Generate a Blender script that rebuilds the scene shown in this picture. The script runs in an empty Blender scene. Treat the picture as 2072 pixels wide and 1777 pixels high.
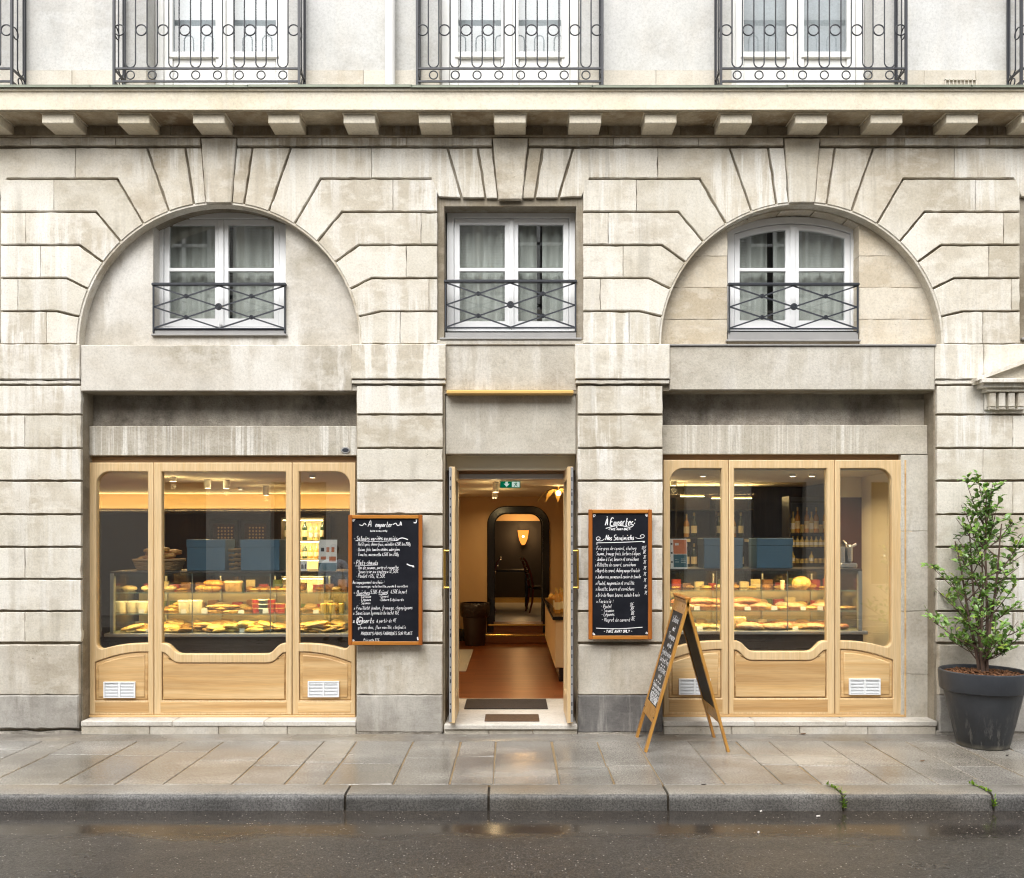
import bpy, bmesh, math, random
from mathutils import Vector, Matrix, noise as mnoise
random.seed(7)
SC = bpy.context.scene
COL = SC.collection
PI = math.pi
R = math.radians

# ------------------------------------------------------------------ camera, sky, sun, exposure
EYE, DIST = 1.8, 8.0
cam_d = bpy.data.cameras.new('camera'); cam = bpy.data.objects.new('camera', cam_d); COL.objects.link(cam)
cam.location = (0, -DIST, EYE); cam.rotation_euler = (R(90), 0, 0)
cam_d.sensor_fit = 'HORIZONTAL'; cam_d.sensor_width = 36
cam_d.lens = 36 * 224 * DIST / 2072
cam_d.shift_y = (1084 - 888.5) / 2072
cam_d.clip_end = 500; cam_d.clip_start = 0.05
SC.camera = cam

SUN_EL, SUN_AZ = 52, 196            # soft overcast sun behind the camera, slightly from the left
world = bpy.data.worlds.new('World'); SC.world = world; world.use_nodes = True
wn = world.node_tree; wn.nodes.clear()
sky = wn.nodes.new('ShaderNodeTexSky'); sky.sky_type = 'NISHITA'; sky.sun_disc = False
sky.sun_elevation = R(SUN_EL); sky.sun_rotation = R(SUN_AZ)
sky.air_density = 1.0; sky.dust_density = 4.0; sky.ozone_density = 1.0
hs = wn.nodes.new('ShaderNodeHueSaturation'); hs.inputs['Saturation'].default_value = 0.06
bg = wn.nodes.new('ShaderNodeBackground'); bg.inputs['Strength'].default_value = 0.15
wo = wn.nodes.new('ShaderNodeOutputWorld')
wn.links.new(sky.outputs[0], hs.inputs['Color']); wn.links.new(hs.outputs[0], bg.inputs[0]); wn.links.new(bg.outputs[0], wo.inputs[0])
sun_d = bpy.data.lights.new('sun', 'SUN'); sun_d.energy = 1.5; sun_d.angle = R(60); sun_d.color = (1, .965, .91)
sun = bpy.data.objects.new('sun', sun_d); COL.objects.link(sun)
_az, _el = R(SUN_AZ), R(SUN_EL)
_dir = Vector((math.sin(_az) * math.cos(_el), math.cos(_az) * math.cos(_el), math.sin(_el)))
sun.rotation_euler = _dir.to_track_quat('Z', 'Y').to_euler()
sun.location = _dir * 30
SC.view_settings.view_transform = 'Standard'; SC.view_settings.look = 'None'
SC.view_settings.exposure = 0.89; SC.view_settings.gamma = 1
SC.view_settings.use_curve_mapping = False
SC.render.engine = 'CYCLES'
cy = SC.cycles
SC.cycles.filter_width = 1.15; cy.use_adaptive_sampling = True; cy.adaptive_threshold = .02
cy.use_denoising = True; cy.max_bounces = 8; cy.diffuse_bounces = 4; cy.glossy_bounces = 3
cy.transmission_bounces = 4; cy.transparent_max_bounces = 12; cy.sample_clamp_indirect = 6
cy.caustics_reflective = False; cy.caustics_refractive = False

# ------------------------------------------------------------------ measuring: survey units (224 to the metre on the facade plane) to metres at depth y
def X(u, y=0.0): return (u - 1036) / 224 * (DIST + y) / DIST
def Z(v, y=0.0): return EYE + (1084 - v) / 224 * (DIST + y) / DIST

# ------------------------------------------------------------------ object helpers
ORG = {}
def thing(name, label, cat, loc=(0, 0, 0), group=None):
    o = bpy.data.objects.new(name, None); COL.objects.link(o)
    o.location = loc; o.empty_display_size = .1
    ORG[o.name] = Vector(loc)
    o['label'] = label; o['category'] = cat
    if group: o['group'] = group
    return o
def tag(o, label, cat, group=None):
    o['label'] = label; o['category'] = cat
    if group: o['group'] = group
    return o
def struct(o):
    o['kind'] = 'structure'; return o
def origin_of(o):
    while o is not None:
        if o.name in ORG: return ORG[o.name]
        o = o.parent
    return Vector((0, 0, 0))
def link(name, mesh, parent=None, loc=None, rot=None, scale=None):
    o = bpy.data.objects.new(name, mesh); COL.objects.link(o)
    if parent is not None: o.parent = parent
    if loc is not None: o.location = loc
    if rot is not None: o.rotation_euler = rot
    if scale is not None: o.scale = scale
    return o
def copy_tree(o, parent=None):
    c = o.copy(); COL.objects.link(c); c.parent = parent
    for ch in list(o.children): copy_tree(ch, c)
    return c

class MB:
    def __init__(s): s.v = []; s.f = []; s.m = []; s.mi = 0
    def add(s, vs, fs):
        b = len(s.v); s.v += [tuple(v) for v in vs]
        for f in fs: s.f.append([b + i for i in f]); s.m.append(s.mi)
        return s
    def box(s, x0, x1, y0, y1, z0, z1, b=0.0):
        if b <= 0:
            return s.add([(x0,y0,z0),(x1,y0,z0),(x1,y1,z0),(x0,y1,z0),(x0,y0,z1),(x1,y0,z1),(x1,y1,z1),(x0,y1,z1)],
                         [(0,3,2,1),(4,5,6,7),(0,1,5,4),(1,2,6,5),(2,3,7,6),(3,0,4,7)])
        P = {}; vs = []; fs = []
        xs, ys, zs = (x0, x1), (y0, y1), (z0, z1)
        for i in (0,1):
            for j in (0,1):
                for k in (0,1):
                    sx, sy, sz = (b if i == 0 else -b), (b if j == 0 else -b), (b if k == 0 else -b)
                    for a, p in enumerate(((xs[i], ys[j]+sy, zs[k]+sz), (xs[i]+sx, ys[j], zs[k]+sz), (xs[i]+sx, ys[j]+sy, zs[k]))):
                        P[i,j,k,a] = len(vs); vs.append(p)
        fs.append([P[0,0,0,0],P[0,0,1,0],P[0,1,1,0],P[0,1,0,0]]); fs.append([P[1,0,0,0],P[1,1,0,0],P[1,1,1,0],P[1,0,1,0]])
        fs.append([P[0,0,0,1],P[1,0,0,1],P[1,0,1,1],P[0,0,1,1]]); fs.append([P[0,1,0,1],P[0,1,1,1],P[1,1,1,1],P[1,1,0,1]])
        fs.append([P[0,0,0,2],P[0,1,0,2],P[1,1,0,2],P[1,0,0,2]]); fs.append([P[0,0,1,2],P[1,0,1,2],P[1,1,1,2],P[0,1,1,2]])
        for i in (0,1):
            for j in (0,1):
                fs.append([P[i,j,0,0],P[i,j,1,0],P[i,j,1,1],P[i,j,0,1]] if (i==j) else [P[i,j,0,1],P[i,j,1,1],P[i,j,1,0],P[i,j,0,0]])
                fs.append([P[i,0,j,0],P[i,1,j,0],P[i,1,j,2],P[i,0,j,2]] if (i!=j) else [P[i,0,j,2],P[i,1,j,2],P[i,1,j,0],P[i,0,j,0]])
                fs.append([P[0,i,j,1],P[1,i,j,1],P[1,i,j,2],P[0,i,j,2]] if (i==j) else [P[0,i,j,2],P[1,i,j,2],P[1,i,j,1],P[0,i,j,1]])
                for k in (0,1):
                    t = [P[i,j,k,0],P[i,j,k,1],P[i,j,k,2]]
                    fs.append(t if (i+j+k) % 2 == 0 else t[::-1])
        return s.add(vs, fs)
    def obox(s, c, ax, ay, az, b=0.0):
        """box centred at c with half-extent vectors"""
        n = MB(); n.box(-1, 1, -1, 1, -1, 1) if b <= 0 else n.box(-1, 1, -1, 1, -1, 1, b)
        c, ax, ay, az = map(Vector, (c, ax, ay, az))
        return s.add([c + ax*v[0] + ay*v[1] + az*v[2] for v in n.v], n.f)
    def bar(s, p, q, w, d, up=(0, 1, 0)):
        p, q = Vector(p), Vector(q); t = q - p; L = t.length / 2; t.normalize()
        u = Vector(up); sd = t.cross(u).normalized(); u = sd.cross(t).normalized()
        return s.obox((p + q) / 2, sd * w / 2, t * L, u * d / 2)
    def prism(s, poly, y0, y1, b=0.0, back=True):
        """poly: (x,z) points; front face at y0 (towards the street), back at y1"""
        if area(poly) < 0: poly = poly[::-1]
        n = len(poly)
        if b > 0:
            inn = inset(poly, [b] * n)
            vs = [(x, y0, z) for x, z in inn] + [(x, y0 + b, z) for x, z in poly] + [(x, y1, z) for x, z in poly]
            fs = [list(range(n))]
            for r in (0, 1):
                for i in range(n):
                    j = (i + 1) % n; fs.append([r*n + j, r*n + i, (r+1)*n + i, (r+1)*n + j])
            if back: fs.append(list(range(3*n - 1, 2*n - 1, -1)))
        else:
            vs = [(x, y0, z) for x, z in poly] + [(x, y1, z) for x, z in poly]
            fs = [list(range(n))]
            for i in range(n):
                j = (i + 1) % n; fs.append([j, i, n + i, n + j])
            if back: fs.append(list(range(2*n - 1, n - 1, -1)))
        return s.add(vs, fs)
    def tube(s, path, r, n=8, closed=False, cap=True):
        pts = [Vector(p) for p in path]; m = len(pts); rr = r if isinstance(r, (list, tuple)) else [r] * m
        vs = []; up = None
        for i in range(m):
            if closed: t = pts[(i+1) % m] - pts[i-1]
            else: t = pts[min(i+1, m-1)] - pts[max(i-1, 0)]
            t.normalize()
            if up is None:
                up = Vector((0, 1, 0)) if abs(t.y) < .9 else Vector((1, 0, 0))
            sd = t.cross(up).normalized(); up = sd.cross(t).normalized()
            for k in range(n):
                a = 2*PI*k/n; vs.append(pts[i] + (sd*math.cos(a) + up*math.sin(a)) * rr[i])
        fs = []
        for i in range(m if closed else m - 1):
            i2 = (i + 1) % m
            for k in range(n):
                k2 = (k + 1) % n; fs.append([i*n + k, i*n + k2, i2*n + k2, i2*n + k][::-1])
        if cap and not closed:
            fs.append(list(range(n))); fs.append(list(range(m*n - 1, (m-1)*n - 1, -1)))
        return s.add(vs, fs)
    def lathe(s, prof, n=24, c=(0, 0, 0), wob=None):
        vs = []; fs = []
        for r, z in prof:
            for k in range(n):
                a = 2*PI*k/n; q = r * (wob(a, z) if wob else 1)
                vs.append((c[0] + q*math.cos(a), c[1] + q*math.sin(a), c[2] + z))
        for i in range(len(prof) - 1):
            for k in range(n):
                k2 = (k+1) % n; fs.append([i*n + k, i*n + k2, (i+1)*n + k2, (i+1)*n + k])
        return s.add(vs, fs)
    def ball(s, c, rad, n=12, m=8, f=None):
        rx, ry, rz = rad if isinstance(rad, (tuple, list)) else (rad,)*3
        vs = [(c[0], c[1], c[2]-rz)]; fs = []
        for i in range(1, m):
            t = -PI/2 + PI*i/m
            for k in range(n):
                a = 2*PI*k/n; d = Vector((math.cos(t)*math.cos(a), math.cos(t)*math.sin(a), math.sin(t)))
                q = f(d) if f else 1
                vs.append((c[0] + rx*d.x*q, c[1] + ry*d.y*q, c[2] + rz*d.z*q))
        vs.append((c[0], c[1], c[2]+rz)); L = len(vs) - 1
        for k in range(n):
            k2 = (k+1) % n
            fs.append([0, 1+k2, 1+k]); fs.append([L, L-n+k, L-n+k2])
            for i in range(m-2): fs.append([1+i*n+k, 1+i*n+k2, 1+(i+1)*n+k2, 1+(i+1)*n+k])
        return s.add(vs, fs)
    def mesh(s, name, mats, smooth=None, org=Vector((0,0,0))):
        me = bpy.data.meshes.new(name)
        me.from_pydata([(v[0]-org[0], v[1]-org[1], v[2]-org[2]) for v in s.v], [], s.f)
        for m in (mats if isinstance(mats, (list, tuple)) else [mats]): me.materials.append(m)
        if any(s.m): me.polygons.foreach_set('material_index', s.m)
        if smooth is not None:
            me.polygons.foreach_set('use_smooth', [True]*len(me.polygons))
            if smooth < 180: me.set_sharp_from_angle(angle=R(smooth))
        me.update(); return me
    def build(s, name, mats, parent=None, smooth=None, rec=False):
        if rec: pass
        me = s.mesh(name, mats, smooth, origin_of(parent) if parent is not None else Vector((0,0,0)))
        return link(name, me, parent)

def area(p): return sum(p[i][0]*p[(i+1) % len(p)][1] - p[(i+1) % len(p)][0]*p[i][1] for i in range(len(p))) / 2
def inset(p, d):
    """move every edge i (p[i] to p[i+1]) of a counter-clockwise polygon inwards by d[i]"""
    n = len(p); L = []
    for i in range(n):
        a, b = p[i], p[(i+1) % n]; ex, ez = b[0]-a[0], b[1]-a[1]; l = math.hypot(ex, ez) or 1e-9
        nx, nz = -ez/l, ex/l; L.append((a[0]+nx*d[i], a[1]+nz*d[i], ex/l, ez/l, nx, nz))
    out = []
    for i in range(n):
        A, B = L[i-1], L[i]; cr = A[2]*B[3] - A[3]*B[2]
        if abs(cr) < .05:
            dd = (d[i-1] + d[i]) / 2; out.append((p[i][0] + B[4]*dd, p[i][1] + B[5]*dd)); continue
        t = ((B[0]-A[0])*B[3] - (B[1]-A[1])*B[2]) / cr
        out.append((A[0] + A[2]*t, A[1] + A[3]*t))
    return out

def plate(name, outline, holes, y0, y1, bev, mat, parent, res=2, smooth=40):
    """flat board in the x-z plane with holes and rounded edges, front face at y0"""
    cu = bpy.data.curves.new('tmp', 'CURVE'); cu.dimensions = '2D'; cu.fill_mode = 'BOTH'
    for poly in [outline] + list(holes):
        sp = cu.splines.new('POLY'); sp.points.add(len(poly) - 1); sp.use_cyclic_u = True
        for i, (x, z) in enumerate(poly): sp.points[i].co = (x, z, 0, 1)
    cu.extrude = (y1 - y0)/2 - bev; cu.bevel_depth = bev; cu.bevel_resolution = res; cu.offset = -bev
    tmp = bpy.data.objects.new('tmp', cu); COL.objects.link(tmp)
    dg = bpy.context.evaluated_depsgraph_get(); dg.update()
    me = bpy.data.meshes.new_from_object(tmp.evaluated_get(dg))
    bpy.data.objects.remove(tmp); bpy.data.curves.remove(cu)
    og = origin_of(parent) if parent is not None else Vector((0,0,0)); yc = (y0 + y1) / 2
    for v in me.vertices:
        x, z, d = v.co; v.co = (x - og[0], yc - d - og[1], z - og[2])
    me.materials.clear(); me.materials.append(mat)
    if smooth is not None:
        me.polygons.foreach_set('use_smooth', [True]*len(me.polygons)); me.set_sharp_from_angle(angle=R(smooth))
    me.name = name; me.update()
    return link(name, me, parent)

def rect(x0, x1, z0, z1): return [(x0, z0), (x1, z0), (x1, z1), (x0, z1)]
def px(poly, y=0.0): return [(X(a, y), Z(b, y)) for a, b in poly]
def urect(u0, u1, v0, v1, y=0.0): return px([(u0, v1), (u1, v1), (u1, v0), (u0, v0)], y)
def bez(p0, p1, p2, p3, n=10):
    out = []
    for i in range(n+1):
        t = i/n; a, b, c, d = (1-t)**3, 3*t*(1-t)**2, 3*t*t*(1-t), t**3
        out.append((a*p0[0]+b*p1[0]+c*p2[0]+d*p3[0], a*p0[1]+b*p1[1]+c*p2[1]+d*p3[1]))
    return out

# ------------------------------------------------------------------ materials
class NT:
    def __init__(s, name):
        s.m = bpy.data.materials.new(name); s.m.use_nodes = True; s.t = s.m.node_tree; s.t.nodes.clear()
        s.o = s.n('ShaderNodeOutputMaterial'); s.p = s.n('ShaderNodeBsdfPrincipled'); s.l(s.p.outputs[0], s.o.inputs[0])
        s.co = s.n('ShaderNodeTexCoord').outputs['Object']
    def n(s, t, **k):
        q = s.t.nodes.new(t)
        for a, b in k.items(): setattr(q, a, b)
        return q
    def l(s, a, b): s.t.links.new(a, b)
    def put(s, sock, v):
        if hasattr(v, 'is_linked') or hasattr(v, 'links'): s.l(v, sock)
        else: sock.default_value = v if not (isinstance(v, tuple) and len(v) == 3 and len(sock.default_value) == 4) else (*v, 1)
    def map(s, sc, off=(0,0,0), vec=None, rot=(0,0,0)):
        q = s.n('ShaderNodeMapping'); s.l(vec or s.co, q.inputs[0]); q.inputs[1].default_value = off; q.inputs[2].default_value = rot; q.inputs[3].default_value = sc
        return q.outputs[0]
    def noise(s, scale, detail=4, vec=None, rough=.55, dist=0):
        q = s.n('ShaderNodeTexNoise'); s.l(vec or s.co, q.inputs['Vector']); q.inputs['Scale'].default_value = scale
        q.inputs['Detail'].default_value = detail; q.inputs['Roughness'].default_value = rough; q.inputs['Distortion'].default_value = dist
        return q.outputs['Fac']
    def vor(s, scale, vec=None, feature='F1', out='Distance', rand=1):
        q = s.n('ShaderNodeTexVoronoi', feature=feature); s.l(vec or s.co, q.inputs['Vector']); q.inputs['Scale'].default_value = scale
        q.inputs['Randomness'].default_value = rand
        return q.outputs[out]
    def ramp(s, fac, stops, interp='LINEAR'):
        q = s.n('ShaderNodeValToRGB'); s.l(fac, q.inputs[0]); e = q.color_ramp.elements; q.color_ramp.interpolation = interp
        while len(e) < len(stops): e.new(.5)
        for i, (p, c) in enumerate(stops):
            e[i].position = p; c = c if isinstance(c, tuple) else (c, c, c); e[i].color = (*c, 1)
        return q.outputs[0]
    def mix(s, fac, a, b, mode='MIX'):
        q = s.n('ShaderNodeMix', data_type='RGBA', blend_type=mode)
        s.put(q.inputs['Factor'], fac); s.put(q.inputs[6], a); s.put(q.inputs[7], b)
        return q.outputs[2]
    def math(s, op, a, b=0.0, clamp=False):
        q = s.n('ShaderNodeMath', operation=op, use_clamp=clamp); s.put(q.inputs[0], a); s.put(q.inputs[1], b); return q.outputs[0]
    def rand(s): return s.n('ShaderNodeObjectInfo').outputs['Random']
    def sep(s, vec=None):
        q = s.n('ShaderNodeSeparateXYZ'); s.l(vec or s.co, q.inputs[0]); return q.outputs
    def col(s, c): s.put(s.p.inputs['Base Color'], c)
    def rough(s, c): s.put(s.p.inputs['Roughness'], c)
    def set(s, k, v): s.put(s.p.inputs[k], v)
    def bump(s, h, dist=.005, strength=1.0, nrm=None):
        q = s.n('ShaderNodeBump'); s.l(h, q.inputs['Height']); q.inputs['Distance'].default_value = dist; q.inputs['Strength'].default_value = strength
        if nrm: s.l(nrm, q.inputs['Normal'])
        s.l(q.outputs[0], s.p.inputs['Normal']); return q.outputs[0]
    def worldpos(s):
        return s.n('ShaderNodeNewGeometry').outputs['Position']

def simple(name, c, rough=.5, metal=0.0, var=.0, scale=8, bump=0, bscale=60, spec=.5, coat=0, emit=None, es=0):
    t = NT(name)
    if var > 0: t.col(t.mix(t.noise(scale, 4), tuple(x*(1-var) for x in c), tuple(min(1, x*(1+var)) for x in c)))
    else: t.col(c)
    t.rough(rough); t.set('Metallic', metal); t.set('Specular IOR Level', spec)
    if coat: t.set('Coat Weight', coat)
    if bump: t.bump(t.noise(bscale, 3), bump)
    if emit: t.set('Emission Color', emit); t.set('Emission Strength', es)
    return t.m

def stone(name, light, mid, dark, streak=.5, sfreq=7, white=(.66,.64,.60), grime=(.25,.21,.16), gamt=.0, pits=.5, grain=.0, jit=.15, bump=.004, bed=.10):
    t = NT(name)
    ov = t.n('ShaderNodeVectorMath', operation='SCALE'); ov.inputs[0].default_value = (13.0, 7.0, 29.0); t.l(t.rand(), ov.inputs['Scale'])
    oa = t.n('ShaderNodeVectorMath', operation='ADD'); t.l(t.co, oa.inputs[0]); t.l(ov.outputs[0], oa.inputs[1]); bv = oa.outputs[0]
    n1 = t.noise(1.1, 5, vec=bv, rough=.6)
    c = t.ramp(n1, [(.38, dark), (.49, mid), (.60, light)])
    n2 = t.noise(5.5, 6, vec=t.map((1,1,1.7), (3.1,0,7), bv), rough=.65)
    c = t.mix(t.ramp(n2, [(.48, 0.0), (.60, .6)]), c, light)
    n3 = t.noise(9, 6, vec=t.map((1,1,1.2), (11,3,2)), rough=.72)
    n4 = t.ramp(t.noise(.7, 3, vec=t.map((1,1,1), (1,9,5))), [(.46, 0.0), (.6, 1.0)])
    c = t.mix(t.math('MULTIPLY', t.ramp(n3, [(.50, 0.0), (.66, .38)]), n4), c, tuple(x*.8 for x in dark))
    bedn = t.noise(1.0, 4, vec=t.map((2.4, 2.4, 14)), rough=.65)
    c = t.mix(bed, c, t.ramp(bedn, [(.35, .55), (.6, 1.0)]), 'MULTIPLY')
    if streak > 0:
        s1 = t.noise(1.0, 5, vec=t.map((sfreq, sfreq, .55)), rough=.7)
        gate = t.ramp(t.noise(.9, 2, vec=t.map((1,1,1), (9,2,4))), [(.40, 0.0), (.54, 1.0)])
        k = t.math('MULTIPLY', t.ramp(s1, [(.48, 0.0), (.57, streak)]), gate)
        c = t.mix(k, c, white)
        s2 = t.noise(1.0, 4, vec=t.map((sfreq*.8, sfreq*.8, .4), (5,1,3)), rough=.65)
        k2 = t.math('MULTIPLY', t.ramp(s2, [(.51, 0.0), (.63, streak*.42)]), t.ramp(t.noise(.8, 3, vec=t.map((1,1,1), (2,7,1))), [(.45, 0.0), (.6, 1.0)]))
        c = t.mix(k2, c, tuple(x*.62 for x in dark))
    if gamt > 0:
        g = t.noise(2.2, 7, vec=t.map((1,1,.7), (4,4,4)), rough=.72)
        c = t.mix(t.ramp(g, [(.4, 0.0), (.68, gamt)]), c, grime)
    fine = t.noise(55, 4, rough=.75)
    c = t.mix(.42 if not grain else .5, c, t.ramp(fine, [(.34, .66), (.50, .98), (.66, 1.15)]), 'MULTIPLY')
    r = t.rand()
    c = t.mix(1.0, c, t.ramp(r, [(0, (1-jit, 1-jit*1.1, 1-jit*1.35)), (.5, (1, .99, .97)), (1, (1.0, 1.0, 1.0))]), 'MULTIPLY')
    h = t.math('ADD', t.math('MULTIPLY', t.noise(14, 6, rough=.7), .8), t.math('MULTIPLY', fine, .35 + grain))
    if pits > 0:
        v = t.vor(26, t.map((1,1,1.3)))
        pk = t.math('MULTIPLY', t.ramp(v, [(.06, 1.0), (.16, 0.0)]), t.ramp(t.noise(2.3, 3, vec=t.map((1,1,1),(8,8,1))), [(.5, 0.0), (.62, pits)]))
        c = t.mix(t.math('MULTIPLY', pk, .6), c, tuple(x*.45 for x in dark)); h = t.math('SUBTRACT', h, pk)
    t.col(c); t.rough(.88); t.set('Specular IOR Level', .25); t.bump(h, bump)
    return t.m

def wood(name, c1, c2, axis='x', rough=.42, fine=1.0, plank=0.0, coat=0.0, jit=.08):
    t = NT(name)
    sc = {'x': (1.1, 12, 26), 'z': (26, 12, 1.1), 'y': (26, 1.1, 26)}[axis]
    off = t.n('ShaderNodeCombineXYZ'); r = t.rand()
    t.l(t.math('MULTIPLY', r, 37.0), off.inputs[0]); t.l(t.math('MULTIPLY', r, 61.0), off.inputs[2])
    ad = t.n('ShaderNodeVectorMath', operation='ADD'); t.l(t.co, ad.inputs[0]); t.l(off.outputs[0], ad.inputs[1]); v = ad.outputs[0]
    g = t.noise(1.0*fine, 6, vec=t.map(sc, vec=v), rough=.62, dist=.6)
    g2 = t.noise(4.5*fine, 3, vec=t.map(sc, vec=v), rough=.6)
    c = t.mix(t.ramp(g, [(.34, 0.0), (.68, 1.0)]), c2, c1)
    c = t.mix(.4, c, t.ramp(g2, [(.35, .68), (.6, 1.0)]), 'MULTIPLY')
    if plank:
        ps = {'x': (.25, 3, 8.5), 'z': (8.5, 3, .25), 'y': (8, .25, 8)}[axis]
        b = t.noise(1.0, 1, vec=t.map(ps, vec=v))
        c = t.mix(plank, c, t.ramp(b, [(.38, (.62,.52,.40)), (.5, (.88,.82,.74)), (.62, (1,1,1))]), 'MULTIPLY')
    c = t.mix(1.0, c, t.ramp(r, [(0, (1-jit, 1-jit*1.3, 1-jit*1.6)), (1, (1,1,1))]), 'MULTIPLY')
    t.col(c); t.rough(t.ramp(g, [(.3, rough*1.2), (.7, rough*.85)])); t.set('Coat Weight', coat)
    t.bump(g2, .0008)
    return t.m

def glass(name, tint=(.96,.98,.97), refl=1.0, rough=0.0):
    t = NT(name); t.t.nodes.remove(t.p)
    tr = t.n('ShaderNodeBsdfTransparent'); tr.inputs[0].default_value = (*tint, 1)
    gl = t.n('ShaderNodeBsdfGlossy'); gl.inputs['Color'].default_value = (1,1,1,1); gl.inputs['Roughness'].default_value = rough
    lw = t.n('ShaderNodeLayerWeight'); lw.inputs[0].default_value = .5
    f = t.math('MULTIPLY_ADD', t.math('POWER', lw.outputs['Facing'], 5.0), .9*refl)
    f.node.inputs[2].default_value = .075*refl
    mx = t.n('ShaderNodeMixShader'); t.l(f, mx.inputs[0]); t.l(tr.outputs[0], mx.inputs[1]); t.l(gl.outputs[0], mx.inputs[2])
    t.l(mx.outputs[0], t.o.inputs[0]); return t.m

def emit(name, c, s):
    t = NT(name); t.t.nodes.remove(t.p); e = t.n('ShaderNodeEmission'); e.inputs[0].default_value = (*c, 1); e.inputs[1].default_value = s
    t.l(e.outputs[0], t.o.inputs[0]); return t.m

M = {}
M['stone'] = stone('limestone', (.74,.71,.645), (.655,.615,.535), (.535,.485,.40), streak=.9, sfreq=8, white=(.77,.755,.72))
M['stone_up'] = stone('limestone_upper', (.70,.665,.595), (.605,.555,.465), (.49,.43,.34), streak=1.0, sfreq=11, white=(.75,.73,.68))
M['joint'] = stone('joint_stone', (.36,.32,.255), (.29,.25,.19), (.22,.185,.135), streak=.2, pits=0)
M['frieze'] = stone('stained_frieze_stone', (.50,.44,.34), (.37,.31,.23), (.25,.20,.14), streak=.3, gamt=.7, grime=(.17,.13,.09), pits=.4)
M['cornice'] = stone('cornice_stone', (.76,.71,.60), (.72,.66,.54), (.66,.60,.47), streak=.25, sfreq=4, pits=.15, jit=.05)
M['render'] = stone('grey_render', (.58,.55,.485), (.51,.475,.41), (.43,.39,.33), streak=.6, sfreq=3, pits=.15, grain=.6, bump=.003, jit=.05)
M['render_light'] = stone('pale_render', (.64,.61,.555), (.56,.52,.455), (.43,.39,.32), streak=.8, sfreq=2.5, white=(.74,.72,.68), pits=.1, grain=0, bump=.003, jit=.03)
M['tymp_stone'] = stone('warm_tympanum_stone', (.68,.625,.53), (.61,.54,.43), (.52,.445,.335), streak=.25, sfreq=4, pits=.7, jit=.08)
M['band'] = stone('streaked_band_render', (.55,.51,.44), (.48,.44,.365), (.41,.37,.305), streak=.9, sfreq=24, white=(.72,.70,.65), pits=.15, grain=.6, jit=.02)
M['slot'] = stone('rough_dark_mortar', (.58,.54,.475), (.48,.435,.375), (.34,.30,.25), streak=.2, gamt=.8, grime=(.07,.06,.05), pits=.9, grain=.8, bump=.014)
M['plinth'] = stone('worn_plinth_stone', (.62,.585,.515), (.54,.495,.42), (.43,.385,.31), streak=.5, sfreq=4, gamt=.45, grime=(.29,.255,.21), pits=.8)
M['plinth_low'] = stone('damp_grey_plinth', (.44,.42,.385), (.36,.335,.30), (.27,.25,.22), streak=.4, sfreq=3, gamt=.5, grime=(.16,.15,.14), pits=.6)
M['plinth_dark'] = stone('dark_painted_plinth', (.22,.21,.205), (.17,.165,.162), (.13,.125,.125), streak=.25, gamt=.4, grime=(.08,.08,.08), pits=.7)
M['white_wall'] = stone('white_plaster', (.60,.60,.59), (.57,.57,.553), (.50,.49,.465), streak=.4, sfreq=2, pits=0, jit=.01, bump=.001, bed=0.0)
M['wall_base'] = stone('cream_wall_base', (.64,.605,.54), (.58,.54,.47), (.52,.47,.39), streak=.2, pits=.1, jit=.06)
M['sill_stone'] = stone('pale_sill_stone', (.66,.635,.59), (.59,.56,.51), (.50,.47,.42), streak=.15, pits=.2, jit=.04)
M['wood_x'] = wood('pale_oak_across', (.78,.575,.315), (.69,.445,.195), 'x', plank=.7)
M['wood_z'] = wood('pale_oak_upright', (.76,.58,.345), (.68,.475,.24), 'z')
M['wood_head'] = wood('shaded_brown_head_board', (.36,.23,.12), (.27,.165,.08), 'x')  # brown wood with the shade of the recess put into its colour
M['orange_x'] = wood('amber_wood_across', (.58,.25,.045), (.40,.14,.02), 'x', rough=.3)
M['orange_z'] = wood('amber_wood_upright', (.46,.15,.025), (.30,.085,.014), 'z', rough=.3)
M['easel'] = wood('honey_pine', (.62,.34,.085), (.46,.21,.04), 'z', rough=.3, fine=1.3, jit=.25)
M['iron'] = simple('dark_iron', (.034,.038,.048), .38, .0, var=.3, scale=30, bump=.0006)
M['iron_rail'] = simple('slate_iron', (.022,.024,.032), .42, .0, var=.3, scale=30)
M['white'] = simple('white_window_paint', (.86,.87,.88), .35, var=.03)
M['white_warm'] = simple('white_door_paint', (.80,.80,.78), .4, var=.04)
M['zinc'] = simple('zinc_sheet', (.36,.355,.35), .42, .35, var=.18, scale=6)
M['flash'] = simple('green_lead_flashing', (.20,.22,.17), .5, .2, var=.3, scale=10)
M['brass'] = simple('brass', (.83,.55,.13), .22, 1.0)
M['steel'] = simple('brushed_steel', (.52,.53,.55), .35, .7)
M['gold'] = simple('gold_paint', (.62,.40,.12), .3, .5)
M['gilt_bar'] = simple('gilded_bar', (.72,.47,.16), .38, .1, var=.1)
M['grille'] = simple('white_plastic', (.80,.82,.84), .4)
M['glass'] = glass('shop_glass', refl=1.9)
M['glass_up'] = glass('window_glass', (.86,.88,.87), 1.5)
M['glass_sky'] = glass('sky_window_glass', (.75,.80,.84), 1.1)
M['case_glass'] = glass('case_glass', (.93,.97,.95), 1.0)
M['glass_edge'] = simple('green_glass_edge', (.30,.42,.36), .15, spec=.7)
def chalkboard():
    t = NT('chalkboard'); n = t.noise(5, 5)
    t.col(t.ramp(n, [(.3, (.006,.007,.011)), (.7, (.014,.015,.021))])); t.rough(.6); t.set('Specular IOR Level', .15); return t.m
M['slate'] = chalkboard()
M['slate_easel'] = simple('worn_chalkboard', (.028,.027,.026), .55, var=.4, scale=6)
M['chalk'] = simple('chalk', (.82,.82,.84), .9)
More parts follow.
